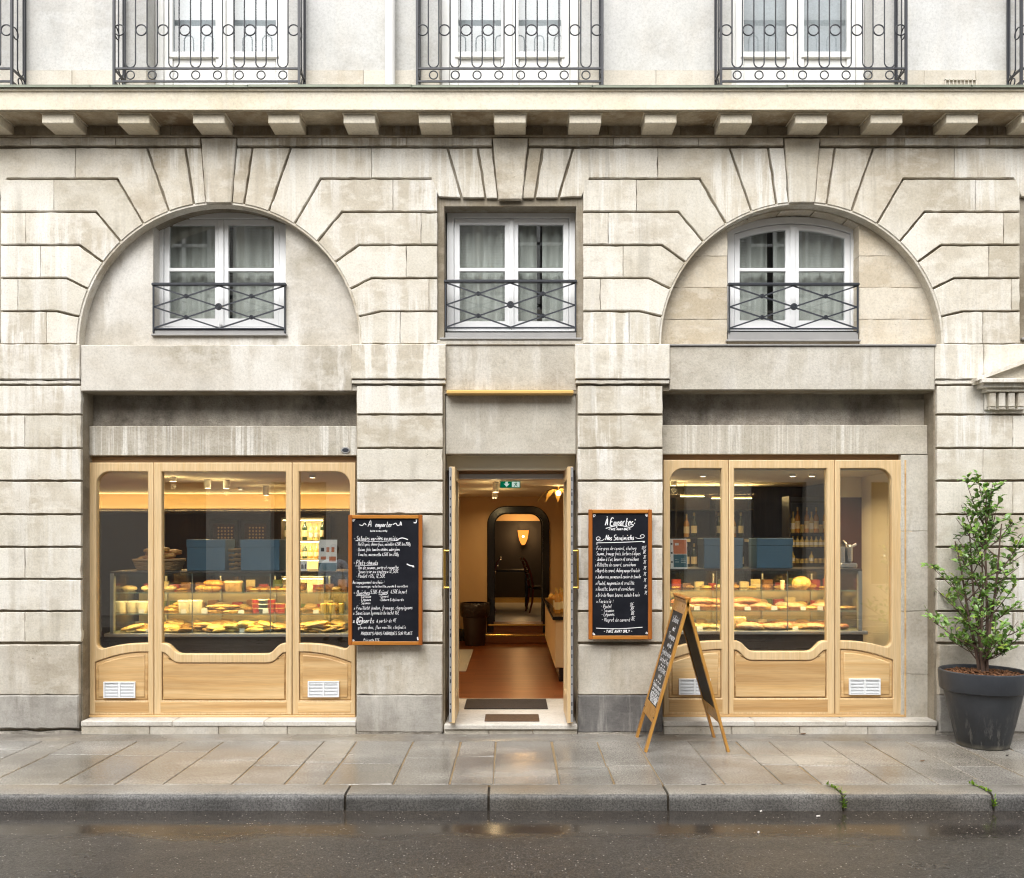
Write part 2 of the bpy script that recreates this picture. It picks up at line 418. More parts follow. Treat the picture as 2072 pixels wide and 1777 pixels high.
M['card'] = simple('white_card', (.80,.80,.80), .6)
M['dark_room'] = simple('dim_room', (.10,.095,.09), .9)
M['pot'] = None
# ------------------------------------------------------------------ the stone building
BLD = thing('stone_building', 'pale limestone building with arched bays, corbelled cornice and wooden shopfronts', 'building')
ARCHES = [443, 1622]; BAYS = [-146, 1032.5, 2211]
AR, AV = 288, 697                     # arch radius and springing level (survey units)
U_L, U_R = -420, 2500
def arc(cu, a0, a1, r=AR, cv=AV, n=14):
    return [(cu + r*math.sin(a0 + (a1-a0)*i/n), cv - r*math.cos(a0 + (a1-a0)*i/n)) for i in range(n+1)]

# backing wall with all openings (its face is the bottom of the joints)
holes = []
for c in ARCHES: holes.append(px(arc(c, -PI/2, PI/2, n=40)))
for c in BAYS: holes.append(urect(c-134, c+134, 415, 690))
LSH = (164, 720, 792, 1500); RSH = (1342, 1893, 790, 1500); DOOR = (900, 1167, 796, 1500)
for (a, b, v0, v1) in (LSH, RSH, DOOR): holes.append(urect(a, b, v0, 1494))
wall = plate('wall', urect(U_L, U_R, 200, 1496), holes, .034, .30, .002, M['joint'], BLD, res=0)

# ---- dressed stones
GAP = {'g': 2.3, 'h': .45, 'o': .4}
def block(pts, mat, y=0.0, depth=.045, name='stone', bev=.004):
    """pts: (u, v[, edge kind]) with the kind of the edge that starts there"""
    p = [(X(q[0]), Z(q[1])) for q in pts]; k = [(q[2] if len(q) > 2 else 'g') for q in pts]
    if area(p) < 0:
        p = p[::-1]; k = k[::-1]; k = k[1:] + k[:1]
    p = inset(p, [GAP[x]/224 for x in k])
    yy = y + random.uniform(-.002, .002)
    return MB().prism(chip(p), yy, y + depth, bev).build(name, mat, BLD)
def chip(p, step=.055, amp=.0024):
    """edges cut by hand: small wander along every long edge"""
    q = []; n = len(p)
    for i in range(n):
        a, b = p[i], p[(i+1) % n]; l = math.hypot(b[0]-a[0], b[1]-a[1]); m = min(24, int(l/step)); q.append(a)
        for j in range(1, m):
            t = j/m; w = random.uniform(-1, 1)*amp*(3.0 if random.random() < .10 else 1)
            q.append((a[0]+(b[0]-a[0])*t - (b[1]-a[1])/l*w, a[1]+(b[1]-a[1])*t + (b[0]-a[0])/l*w))
    return q
def oc(a):                              # angle from the vertical -> point on the arch
    return (AR*math.sin(a), AV - AR*math.cos(a))
def ang(u, v): return math.atan2(u, AV - v)
Ljoint = [((156,448),(206,362)), ((201,487),(249,429)), ((240,527),(283,496)), ((269,583),(309,563)), ((286,640),(328,630)), ((288,697),(330,697))]
for ci, c in enumerate(ARCHES):
    for s in (-1, 1):
        F = lambda pts: [(c + s*q[0],) + tuple(q[1:]) for q in pts]
        def arcpts(a0, a1, n=6):       # from a0 to a1 on the arch, edges open
            return [(*oc(a0 + (a1-a0)*i/n), 'o') for i in range(n)]
        A = [ang(*q[0]) for q in Ljoint]; B = [q[1] for q in Ljoint]
        for k in range(5):
            U = 442
            sp = [345, 402, 372, 418, 360][k] + (7 if s > 0 else -11)
            v0, v1 = B[k][1], B[k+1][1]
            block(F([oc(A[k]), B[k], (sp, v0, 'h'), (sp, v1), B[k+1]] + [(*oc(A[k+1]), 'o')] + arcpts(A[k+1], A[k])[1:]), M['stone'])
            block(F([(sp, v0), (U, v0, 'o'), (U, v1), (sp, v1, 'h')]), M['stone'])
        aV1, aV2, aK = ang(104, 420), ang(51, 411), ang(25, 409)
        t1 = 300 + s*9
        block(F([(146, 298), (t1, 298, 'h'), (t1, 362), B[0], (*oc(A[0]), 'o')] + arcpts(A[0], aV1)[1:] + [oc(aV1)]), M['stone_up'])
        block(F([(t1, 298), (462, 299), (491, 400, 'o'), (443, 398), (428, 362), (t1, 362, 'h')]), M['stone_up'])
        block(F([(68, 298), (146, 298), (*oc(aV1), 'o')] + arcpts(aV1, aV2)[1:] + [oc(aV2)]), M['stone_up'])
        block(F([(34, 298), (68, 298), (*oc(aV2), 'o')] + arcpts(aV2, aK)[1:] + [oc(aK)]), M['stone_up'])
    block([(c-36, 281, 'o'), (c+36, 281, 'o'), (c+26, 412, 'o'), (c-26, 412, 'o')], M['stone_up'], y=-.018, name='keystone', bev=.008)
for c in BAYS:
    for s in (-1, 1):
        F = lambda pts: [(c + s*q[0],) + tuple(q[1:]) for q in pts]
        block(F([(66, 298), (127, 299), (98, 400, 'o'), (50, 400)]), M['stone_up'])
        block(F([(36, 298), (66, 298), (50, 401, 'o'), (24, 401)]), M['stone_up'])
    block([(c-36, 281, 'o'), (c+36, 281, 'o'), (c+24, 406, 'o'), (c-24, 406, 'o')], M['stone_up'], y=-.022, name='keystone', bev=.008)
# outer fill beyond the end bays
for (a, b) in ((U_L, -294), (2359, U_R)):
    vs = [298, 362, 429, 496, 563, 630, 697]
    for i in range(6): block([(a, vs[i]), (b, vs[i], 'h'), (b, vs[i+1]), (a, vs[i+1])], M['stone'])
# string course above the voussoirs
keys = sorted([c for c in ARCHES] + BAYS)
edges_u = [U_L] + sum([[k-37, k+37] for k in keys], []) + [U_R]
for i in range(0, len(edges_u), 2):
    a, b = edges_u[i], edges_u[i+1]; n = max(1, round((b-a)/190))
    for j in range(n):
        block([(a+(b-a)*j/n, 279, 'h'), (a+(b-a)*(j+1)/n, 279, 'h'), (a+(b-a)*(j+1)/n, 295, 'o'), (a+(b-a)*j/n, 295, 'h')], M['stone_up'], y=-.006, name='string_course', bev=.004)
# imposts
for (a, b, fl) in ((U_L, 163, 0), (711, 903, 1), (1163, 1355, 1), (1891, U_R, 0)):
    cuts = [a, b] if b-a < 250 else ([a, -60, b] if a < 0 else [a, 1990, 2200, b])
    for i in range(len(cuts)-1):
        y = -.028 if fl else -.012
        block([(cuts[i], 697, 'h'), (cuts[i+1], 697, 'h'), (cuts[i+1], 768, 'o'), (cuts[i], 768, 'h')], M['stone'], y=y, depth=.07, name='impost', bev=.007)
        block([(cuts[i]+1, 770, 'o'), (cuts[i+1]-1, 770, 'h'), (cuts[i+1]-1, 777, 'o'), (cuts[i]+1, 777, 'h')], M['stone'], y=y+.012, depth=.05, name='impost_fillet', bev=.003)
# pier courses
rows = [779, 839, 907, 973, 1041, 1107, 1172, 1237, 1301]
for pi, (a, b) in enumerate(((U_L, 164), (722, 896), (1169, 1341), (1896, U_R))):
    for i in range(len(rows)-1):
        if pi in (1, 2): cuts = [a, b]
        elif pi == 0: cuts = [a, -240 + (i % 2)*90, (i % 2)*70 - 20, b] if i % 3 else [a, -150, b]
        else: cuts = [a, 1990 + (i % 2)*60, 2240 - (i % 2)*60, b]
        for j in range(len(cuts)-1):
            l = 'h' if j > 0 else 'o'; r = 'h' if j < len(cuts)-2 else 'o'
            block([(cuts[j], rows[i]), (cuts[j+1], rows[i], r), (cuts[j+1], rows[i+1]), (cuts[j], rows[i+1], l)], M['stone'])
    m2 = [M['plinth'], M['plinth'], M['plinth'], M['plinth']][pi]
    m3 = [M['plinth_low'], M['plinth_low'], M['plinth_dark'], M['plinth_low']][pi]
    cuts = [a, b] if pi in (1, 2) else ([a, -130, b-3] if pi == 0 else [a+2, 2130, b])
    for j in range(len(cuts)-1):
        block([(cuts[j], 1304, 'o'), (cuts[j+1], 1304, 'h'), (cuts[j+1], 1406, 'h'), (cuts[j], 1406, 'h')], m2, y=-.016, depth=.06, name='plinth_stone', bev=.008)
        bt = 1474 if pi == 0 else 1482
        block([(cuts[j], 1406, 'h'), (cuts[j+1], 1406, 'h'), (cuts[j+1], bt, 'o'), (cuts[j], bt, 'h')], m3, y=-.020, depth=.06, name='plinth_stone', bev=.010)
# broken mortar strip at the foot of the piers
mb = MB()
for (a, b) in ((U_L, 164), (722, 894), (1170, 1341), (1893, U_R)):
    n = max(4, int((b-a)/16))
    top = [(X(a+(b-a)*i/n), Z(1480 + random.uniform(-3, 2))) for i in range(n+1)]
    mb.prism([(X(b), -.05), (X(a), -.05)][::-1] + top[::-1], -.012, .05)
mb.build('foundation_mortar', M['slot'], BLD)['kind'] = 'stuff'

# ---- tympana, lintels, slots, bands
def tympanum(c, wl, wr, sill, mat, arch_extra=0):
    y = .115; k = 8/8.115; cc = c; r = AR + 6
    pts = arc(cc, -PI/2, PI/2, r, AV, 60)
    L = [p for p in pts if p[0] <= wl]; Rr = [p for p in pts if p[0] >= wr]
    def onarc(u): return (u, AV - math.sqrt(max(0, r*r - (u-cc)**2)))
    poly = L + [onarc(wl), (wl, sill), (wr, sill), onarc(wr)] + Rr
    return MB().prism(px(poly), y, .29, .004)
# openings measured on the facade plane (converted from their own depth)
def toface(u, y): return 1036 + (u-1036)*(8+y)/8
def vface(v, y): return 1084 + (v-1084)*(8+y)/8
WIN = []
for c, wl, wr, sill, mat in ((443, 310, 578, 679, 'render_light'), (1622, 1472, 1738, 690, 'tymp_stone')):
    y = .115
    a, b, s = toface(wl, y), toface(wr, y), vface(sill, y)
    if mat == 'tymp_stone':
        # stones one by one: courses either side of the window
        r = AR + 5; lv = [697, 640, 575, 510, 440, 405]
        for sd in (-1, 1):
            edge = a if sd < 0 else b
            for i in range(5):
                v0, v1 = lv[i], lv[i+1]
                def au(v): return c + sd*math.sqrt(max(1, r*r - (AV-v)**2))
                if (au(v0)-edge)*sd < 6: continue
                n = 8; side = []
                for q in range(n+1):
                    v = v0 + (v1-v0)*q/n
                    if (au(v)-edge)*sd > 0: side.append((au(v), v, 'o'))
                top = side[-1]
                full = (au(v1)-edge)*sd > 0
                mid = (edge + au(v0))/2 + (12 if i % 2 else -18)
                pts = [(edge, v0, 'h')] + side + ([(edge, v1, 'o')] if full else [(edge, AV-math.sqrt(r*r-(edge-c)**2), 'o')])
                block(pts, M[mat], y=y, depth=.17, bev=.002)
        block([(a, s, 'o'), (b, s, 'h'), (b, 699, 'o'), (a, 699, 'h')], M[mat], y=y+.003, depth=.17, bev=.002)
    else:
        tympanum(c, a, b, s, mat).build('tympanum', M[mat], BLD, smooth=None)
    WIN.append((c, a, b, s))
# lintels
def slab(name, a, b, v0, v1, y0, y1, mat, bev=.005, conv=True):
    return MB().prism(urect(a, b, v0, v1), y0, y1, bev).build(name, mat, BLD)
slab('lintel', 163, 712, 698, 791, .004, .31, M['render_light'])
slab('lintel', 1355, 1891, 701, 789, -.006, .31, M['render'])
slab('lintel_flashing', 1352, 1893, 697.5, 700.5, -.022, .31, M['zinc'], .002)
slab('lintel_side', 711.5, 722, 778, 790, .02, .31, M['render_light'], .003)
slab('door_lintel', 900.5, 1166.5, 697, 789, .028, .31, M['render'])
slab('window_apron', 884, 1181, 688, 697, .012, .2, M['render'], .004)
slab('door_overpanel', 900.5, 1166.5, 789.5, 918, .055, .48, M['render'], .006)
for (a, b, e) in ((164, 724, 0), (1338, 1893, 1)):
    slab('awning_slot', a, b, 780, 870, .235, .36, M['slot'], .001)
    slab('lintel_band', a, b, 858 if not e else 856, 919 if not e else 916.5, .15, .234, M['band'], .006)
# wall strip right of the right shopfront (big worn blocks set back)
for i, (v0, v1) in enumerate(((917, 1075), (1075, 1240), (1240, 1370), (1370, 1494))):
    block([(1838, v0, 'h'), (1900, v0, 'o'), (1900, v1, 'h'), (1838, v1, 'o')], M['plinth'] if i > 1 else M['render'], y=.155, depth=.15, bev=.004)
block([(1842, 800, 'o'), (1900, 800, 'o'), (1900, 858, 'o'), (1842, 858, 'o')], M['render'], y=.225, depth=.1, bev=.004)
# white dressed reveals of the piers beside the shopfronts
# sills and steps
def sillstone(a, b, ztop, yf, yb, n, mat, name='sill_stone'):
    for i in range(n):
        x0, x1 = X(a + (b-a)*i/n) + .001, X(a + (b-a)*(i+1)/n) - .001
        MB().box(x0, x1, yf + random.uniform(-.002, .002), yb, ztop-.048, ztop, .008).build(name, mat, BLD)
sillstone(165, 721, .128, -.022, .32, 3, M['sill_stone'])
sillstone(1342, 1895, .128, -.022, .32, 3, M['sill_stone'])
sillstone(899, 1168, .100, -.035, 1.25, 1, M['sill_stone'], 'door_sill')
for (a, b, n) in ((165, 721, 4), (899, 1168, 3), (1342, 1893, 4)):
    for i in range(n):
        MB().box(X(a+(b-a)*i/n)+.002, X(a+(b-a)*(i+1)/n)-.002, -.012, .3, -.05, .079 if n == 4 else .051, .006).build('riser_stone', M['plinth'], BLD)
MB().box(X(899), X(1168), .0, .3, -.05, .06).build('riser_core', M['plinth'], BLD)

# ---- cornice, corbels, frieze
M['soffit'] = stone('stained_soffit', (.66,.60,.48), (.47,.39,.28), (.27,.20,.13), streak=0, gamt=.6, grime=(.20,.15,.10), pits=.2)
zb, zt = Z(222, -.30), Z(178, -.30)
slab_y = -.30
mb = MB()
prof = [(-.30, zb), (-.30, zt-.035), (-.315, zt-.03), (-.315, zt), (.3, zt+.03), (.3, zb+.001), (-.275, zb+.001), (-.275, zb+.012), (-.285, zb+.012), (-.285, zb)]
x0, x1 = X(U_L), X(U_R)
n = len(prof)
mb.add([(x0, a, b) for a, b in prof] + [(x1, a, b) for a, b in prof], [[i, (i+1) % n, n+(i+1) % n, n+i] for i in range(n)] + [list(range(n))[::-1], list(range(n, 2*n))])
CORN = mb.build('cornice', M['cornice'], BLD)
fl = MB()
xs = x0; 
while xs < x1:
    xe = min(x1, xs + random.uniform(1.3, 1.7)); z = zt + random.uniform(-.002, .004)
    fl.box(xs-.01, xe, -.335, -.1, z+.001, z+.010, .002); fl.box(xs-.01, xe, -.335, -.328, z-.012, z+.004); xs = xe
fl.build('flashing', M['flash'], CORN)
# frieze behind the corbels
fr = MB(); zs = Z(254)
u = U_L
while u < U_R:
    w = random.uniform(120, 190); e = min(U_R, u+w)
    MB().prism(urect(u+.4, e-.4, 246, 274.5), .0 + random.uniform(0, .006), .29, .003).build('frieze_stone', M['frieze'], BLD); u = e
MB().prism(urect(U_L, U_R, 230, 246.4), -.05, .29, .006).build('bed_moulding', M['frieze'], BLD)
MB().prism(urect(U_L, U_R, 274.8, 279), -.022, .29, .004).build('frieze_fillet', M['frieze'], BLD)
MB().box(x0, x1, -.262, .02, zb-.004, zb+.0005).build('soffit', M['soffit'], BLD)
cb = MB(); w = .139
cb.box(-w, w, -.245, .03, Z(252, -.225), zb - .010, .006)
cb.box(-w-.012, w+.012, -.254, .03, zb-.010, zb+.004, .003)
cbm = cb.mesh('corbel', M['cornice'], org=(0, 0, 0))
for i in range(-10, 11):
    link('corbel', cbm, CORN, loc=(X(1032, -.215) + i*.660, random.uniform(-.004, .004), 0))

# ---- upper storey
YU = .03
uh = [(-2.67, .64), (-.02, .64), (2.63, .64), (5.3, .64), (-5.3, .64)]
WT = 8.4
holes = [rect(c-h, c+h, Z(176, .2), 8.0) for c, h in uh]
plate('upper_wall', rect(X(U_L), X(U_R), Z(190, 0), WT), [], YU+.33, YU+.40, .002, M['white_wall'], BLD, res=0)
xs = sorted(uh)
bx = [X(U_L)] + sum([[c-h, c+h] for c, h in xs], []) + [X(U_R)]
for i in range(0, len(bx), 2):
    a, b = bx[i], bx[i+1]
    MB().box(a, b, YU, YU+.34, Z(143, YU), WT, .004).build('plaster_panel', M['white_wall'], BLD)
    n = max(1, round((b-a)/.55))
    for j in range(n):
        MB().box(a+(b-a)*j/n+.001, a+(b-a)*(j+1)/n-.001, YU-.012 + random.uniform(0, .004), YU+.3, zt-.02, Z(143.5, YU), .004).build('base_course', M['wall_base'], BLD)
for c, h in uh: MB().box(c-h+.002, c+h-.002, YU+.01, YU+.34, 8.01, WT, .003).build('plaster_panel', M['white_wall'], BLD)

def french_window(c, drawn):
    y = .20
    f = MB(); z0, z1 = zt+.02, 8.0; w = .635
    f.box(c-w, c-w+.075, y, y+.08, z0, z1, .006); f.box(c+w-.075, c+w, y, y+.08, z0, z1, .006); f.box(c-w, c+w, y+.001, y+.079, z1-.08, z1, .006)
    root = f.build('french_window', M['white_warm'], BLD)
    zp = Z(107, .24); zq = 7.9
    for s in (-1, 1):
        a, b = (c-w+.078, c-.004) if s < 0 else (c+.004, c+w-.078)
        st = .078; cxm = (a+b)/2
        lf = MB(); yy = y+.015
        lf.box(a, a+st, yy, yy+.05, z0+.01, zq, .005); lf.box(b-st, b, yy, yy+.05, z0+.01, zq, .005)
        lf.box(a+st-.004, b-st+.004, yy+.002, yy+.048, z0+.012, z0+.10, .004); lf.box(a+st-.004, b-st+.004, yy+.002, yy+.048, zp-.055, zp, .004)
        lf.box(a+st-.004, b-st+.004, yy+.002, yy+.048, zq-.08, zq-.002, .004)
        lf.box(a+st-.03, b-st+.03, yy-.014, yy+.02, zp-.062, zp-.045, .004)
        lf.build('door_leaf', M['white_warm'], root)
        MB().box(a+st, b-st, yy+.018, yy+.03, z0+.09, zp-.05, .01).build('lower_panel', M['white_warm'], root)
        MB().add([(a+st-.01, yy+.03, zp-.01), (b-st+.01, yy+.03, zp-.01), (b-st+.01, yy+.03, zq-.07), (a+st-.01, yy+.03, zq-.07)], [(0,1,2,3)]).build('pane', M['glass_sky'], root)
    MB().box(c-.022, c+.022, y-.012, y+.02, z0+.02, zq, .006).build('meeting_stile', M['white_warm'], root)
    if not drawn: return
    # linen curtain
    cu = MB(); n = 60
    for s in (-1, 1):
        vs = []; fs = []
        for i in range(n+1):
            xx = c + s*(.05 + .42*i/n); q = .025*math.sin(i*.9 + c) + .012*math.sin(i*.37)
            vs += [(xx, .62+q, z0), (xx, .62+q, 7.9)]
        for i in range(n): fs.append([2*i, 2*i+2, 2*i+3, 2*i+1])
        cu.add(vs, fs)
    cu.build('curtain', M['sheer'], root, smooth=180)
def curtain_mat():
    t = NT('sheer_curtain'); t.col((.52,.53,.53)); t.rough(.9); t.set('Alpha', 1); return t.m
M['sheer'] = curtain_mat()
for c, h in uh: french_window(c, abs(c) < 1)

# ---- balcony railings: hairpin bars, rings, small rings between the bottom rails
ringm = {}
def ring_mesh(r, t, mat, name):
    mb = MB(); mb.tube([(r*math.cos(2*PI*i/20), 0, r*math.sin(2*PI*i/20)) for i in range(20)], t, 6, closed=True)
    return mb.mesh(name, mat, 180)
RB = ring_mesh(.047, .0062, M['iron_rail'], 'ring'); RS = ring_mesh(.036, .0058, M['iron_rail'], 'small_ring')
def hairpin(h, w):
    p = [(-w, 0, h)] + [(w*math.sin(a), 0, w - w*math.cos(a)) for a in [(-PI/2 + PI*i/8) for i in range(9)]] + [(w, 0, h)]
    p += [(w*math.cos(a), 0, h + w*math.sin(a)) for a in [PI*i/8 for i in range(1, 8)]]
    mb = MB(); mb.tube(p, .0060, 6, closed=True); return mb.mesh('hairpin_bar', M['iron_rail'], 180)
HP = hairpin(.74, .0455)
def railing(c, hw=.815, yf=-.20, yb=.03):
    mb = MB(); zr = [Z(165, yf), Z(139, yf)]; zt2 = zr[1] + .90
    for x in (c-hw, c+hw):
        mb.box(x-.011, x+.011, yf-.011, yf+.011, zt-.01, zt2+.02, .002)
        mb.box(x-.009, x+.009, yb-.03, yb-.012, zt, zt2, .002)
        for z in zr + [zt2]: mb.box(x-.008, x+.008, yf, yb, z-.008, z+.008)
    for z in zr + [zt2]: mb.box(c-hw, c+hw, yf-.007, yf+.007, z-.0085, z+.0085, .001)
    mb.box(c-hw-.02, c+hw+.02, yf-.025, yf+.025, zt2+.01, zt2+.035, .006)
    root = mb.build('balcony_railing', M['iron_rail'], BLD)
    pit = hw*2/8.5; x0 = c - hw + pit*.25 + pit*.5
    rz = Z(61, yf)
    for i in range(8):
        x = c - hw + pit*(.75 + i); link('hairpin_bar', HP, root, loc=(x, yf, zr[1]+.008))
        link('small_ring', RS, root, loc=(x, yf, (zr[0]+zr[1])/2))
    for i in range(9):
        x = c - hw + pit*(.25 + i); link('ring', RB, root, loc=(x, yf, rz))
    for x in (c-hw, c+hw):
        link('hairpin_bar', HP, root, loc=(x, (yf+yb)/2+.02, zr[1]+.008), rot=(0, 0, PI/2))
        link('ring', RB, root, loc=(x, yf+.052, rz), rot=(0, 0, PI/2)); link('small_ring', RS, root, loc=(x, (yf+yb)/2+.02, (zr[0]+zr[1])/2), rot=(0, 0, PI/2))
for c in (-2.69, -.02, 2.655, 5.30, -5.22): railing(c)

# drainpipe and air grille on the upper wall
dp = MB(); dx = X(789.5, -.04)
dp.tube([(dx, -.045, zt+.0), (dx, -.045, WT)], .047, 16); dp.tube([(dx, -.045, zt+.0), (dx, -.045, zt+.075)], .053, 16); dp.tube([(dx, -.045, zt+.075), (dx, -.045, zt+.09)], .058, 16)
dp.build('drainpipe', M['white_warm'], BLD, smooth=40)
g = MB(); a, b, z0, z1 = X(1913), X(1976), zt+.03, Z(160)
g.box(a, b, YU-.03, YU, z0, z0+.008); g.box(a, b, YU-.03, YU, z1-.008, z1)
for i in range(9): g.box(a+(b-a-.006)*i/8, a+(b-a-.006)*i/8+.006, YU-.03, YU, z0, z1)
g.build('air_grille', M['wall_base'], BLD)

# ---- mezzanine windows
def curtain(root, x0, x1, z0, z1, y, mat, seed, amp=.022):
    rr = random.Random(seed); n = int((x1-x0)/.012); ph = rr.random()*6; vs = []; fs = []
    for i in range(n+1):
        t = i/n; xx = x0 + (x1-x0)*t
        q = amp*math.sin(t*(x1-x0)*58 + ph) + amp*.6*math.sin(t*(x1-x0)*23 + ph*2)
        vs += [(xx, y+q*.6, z0), (xx, y+q, z1)]
    for i in range(n): fs.append([2*i, 2*i+2, 2*i+3, 2*i+1])
    MB().add(vs, fs).build('curtain', mat, root, smooth=180)
def cloth():
    t = NT('grey_linen'); n = t.noise(1, 4, vec=t.map((30, 30, 3)))
    t.col(t.ramp(n, [(.3, (.74,.74,.71)), (.7, (.84,.84,.82))])); t.rough(.9); return t.m
M['linen'] = cloth()
M['linen_dark'] = simple('shadowed_linen', (.45,.46,.47), .9, var=.15, scale=12)
def casement(c_u, l, r, top, bot, arched, y, name, gaps, seed):
    """l, r, top, bot: outer frame in survey units as seen at depth y"""
    x0, x1, z1, z0 = X(l, y), X(r, y), Z(top, y), Z(bot, y); cx = (x0+x1)/2; hw = (x1-x0)/2
    if arched:
        rise = .115; rad = (hw*hw + rise*rise)/(2*rise)
        def topz(x, d=0): return z1 - rad + math.sqrt(max(0, (rad-d)**2 - (x-cx)**2))
    else:
        def topz(x, d=0): return z1 - d
    def band(xa, xb, za, d):             # polygon from za up to the top curve lowered by d
        n = 14 if arched else 1
        return [(xa, za), (xb, za)] + [(xb + (xa-xb)*i/n, topz(xb + (xa-xb)*i/n, d)) for i in range(n+1)]
    fw = .065
    root = plate(name, band(x0, x1, z0, 0), [band(x0+fw, x1-fw, z0+.05, fw)], y, y+.07, .006, M['white'], BLD)
    zm = Z(545, y)
    for s in (-1, 1):
        a, b = (x0+fw+.004, cx-.003) if s < 0 else (cx+.003, x1-fw-.004)
        st = .052 if s*1 else .05
        ao, bo = a + (.05), b - (.05)
        if s < 0: bo = b - .06
        else: ao = a + .06
        lower = [(ao, z0+.13), (bo, z0+.13), (bo, zm-.016), (ao, zm-.016)]
        plate('sash', band(a, b, z0+.055, fw+.004), [lower, band(ao, bo, zm+.016, fw+.058)], y+.012, y+.058, .006, M['white'], root)
        MB().prism(band(ao-.008, bo+.008, z0+.12, fw+.052), y+.034, y+.038).build('pane', M['glass_up'], root)
    MB().box(cx-.026, cx+.026, y-.004, y+.02, z0+.06, z1-fw-.01, .008).build('astragal', M['white'], root)
    for k, (a, b, m) in enumerate(gaps):
        curtain(root, x0+(x1-x0)*a, x0+(x1-x0)*b, z0+.02, z1+.05, y+.13, M[m], seed+k)
    return root
casement(443, 316, 579, 428, 672, False, .26, 'window', [(.02, .52, 'linen'), (.55, 1.0, 'linen')], 3)
casement(1032, 904, 1166, 427, 678, False, .20, 'window', [(.03, .50, 'linen'), (.74, .99, 'linen'), (.53, .70, 'linen')], 11)
casement(1622, 1472, 1736, 438, 676, True, .25, 'window', [(.03, .34, 'linen'), (.38, .50, 'linen'), (.52, .98, 'linen')], 23)
casement(2211, 2084, 2338, 427, 678, False, .20, 'window', [(.03, .50, 'linen'), (.55, .99, 'linen')], 31)
casement(-146, -276, -22, 427, 678, False, .20, 'window', [(.03, .50, 'linen'), (.55, .99, 'linen')], 37)
# frame filler above the left window and soffit stones over the right one (the reveal of the arch)
for c in ARCHES:
    o = [ (p[0], p[1]) for p in arc(c, -PI/2, PI/2, AR+1.5, AV, 40)]; i_ = [(p[0], p[1]) for p in arc(c, PI/2, -PI/2, AR-4, AV, 40)]
    MB().prism(px(o + i_), .008, .12, .003).build('archivolt', M['stone_up'], BLD)
    if c > 1000:
        o = arc(c, -.62, .62, AR+2, AV, 10); i_ = arc(c, .62, -.62, AR-16, AV, 10)
        for k in range(5):
            a0, a1 = -.62 + 1.24*k/5, -.62 + 1.24*(k+1)/5
            MB().prism(px(arc(c, a0+.004, a1-.004, AR+2, AV, 6) + arc(c, a1-.004, a0+.004, AR-7, AV, 6)), .122, .27, .004).build('soffit_stone', M['tymp_stone'], BLD)
# zinc sills
def zsill(l, r, v0, v1, y0, y1, ear=.02):
    x0, x1 = X(l), X(r); mb = MB()
    mb.box(x0, x1, y0+.02, y1, Z(v0), Z(v0)+.012); mb.box(x0, x1, y0+.02, y0+.03, Z(v1)+.015, Z(v0)+.012); mb.box(x0-ear, x1+ear, y0, y0+.05, Z(v1), Z(v1)+.018, .004)
    mb.box(x0, x1, y0+.06, y1, Z(v1)+.015, Z(v0))
    return mb.build('window_sill', M['zinc'], BLD)
zsill(toface(311, .1), toface(577, .1), vface(668, .1), vface(680, .1), .085, .30)
zsill(901, 1166, 672, 687, .0, .25, .05); zsill(2080, 2342, 672, 687, .0, .25, .05); zsill(-277, -15, 672, 687, .0, .25, .05)
zsill(toface(1473, .1), toface(1736, .1), vface(672, .1), vface(692, .1), .075, .30)

# ---- window guards
def rosette(r):
    mb = MB(); prof = [(0, -.012), (r*.25, -.012), (r*.3, -.006), (r*.5, -.006), (r*.55, -.011), (r*.72, -.011), (r*.78, -.005), (r, -.005), (r, .004), (0, .004)]
    n = 16; vs = []; fs = []
    for q, d in prof:
        for k in range(n): vs.append((q*math.cos(2*PI*k/n), d, q*math.sin(2*PI*k/n)))
    for i in range(len(prof)-1):
        for k in range(n): fs.append([i*n+k, (i+1)*n+k, (i+1)*n+(k+1) % n, i*n+(k+1) % n])
    return mb.add(vs, fs).mesh('rosette', M['iron'], 50)
ROS, ROSB = rosette(.021), rosette(.032)
def guard(l, r, v0, v1, y):
    x0, x1, z1, z0 = X(l, y), X(r, y), Z(v0, y), Z(v1, y); cx = (x0+x1)/2
    mb = MB()
    mb.box(x0-.006, x1+.006, y-.022, y+.022, z1-.026, z1, .006)
    mb.box(x0, x1, y-.008, y+.008, z0, z0+.014, .002)
    root = mb.build('window_guard', M['iron'], BLD)
    MB().box(x0, x0+.014, y-.009, y+.009, z0-.03, z1-.02, .002).build('post', M['iron'], root)
    MB().box(x1-.014, x1, y-.009, y+.009, z0-.03, z1-.02, .002).build('post', M['iron'], root)
    za, zb_ = z1-.026, z0+.012; zm = (za+zb_)/2; a, b = x0+.012, x1-.012
    segs = [((a, za), (cx, zm)), ((cx, zm), (b, zb_)), ((a, zb_), (cx, zm)), ((cx, zm), (b, za)), ((a, zm), (cx, za)), ((cx, za), (b, zm)), ((a, zm), (cx, zb_)), ((cx, zb_), (b, zm))]
    for i, (p, q) in enumerate(segs):
        yy = y - .006 + (.010 if i % 2 else 0)
        MB().bar((p[0], yy, p[1]), (q[0], yy, q[1]), .0125, .009).build('lattice_bar', M['iron'], root)
    for dx in (-1, 1):
        for zz in ((za+zm)/2, (zm+zb_)/2): link('rosette', ROS, root, loc=((cx + dx*(b-a)/4), y-.012, zz))
    link('rosette', ROSB, root, loc=(cx, y-.014, zm))
guard(309, 578, 573, 667, .10)
guard(900, 1166, 567, 665, .035)
guard(1474, 1737, 573, 667, .09)
guard(2082, 2344, 567, 665, .035); guard(-280, -14, 567, 665, .035)

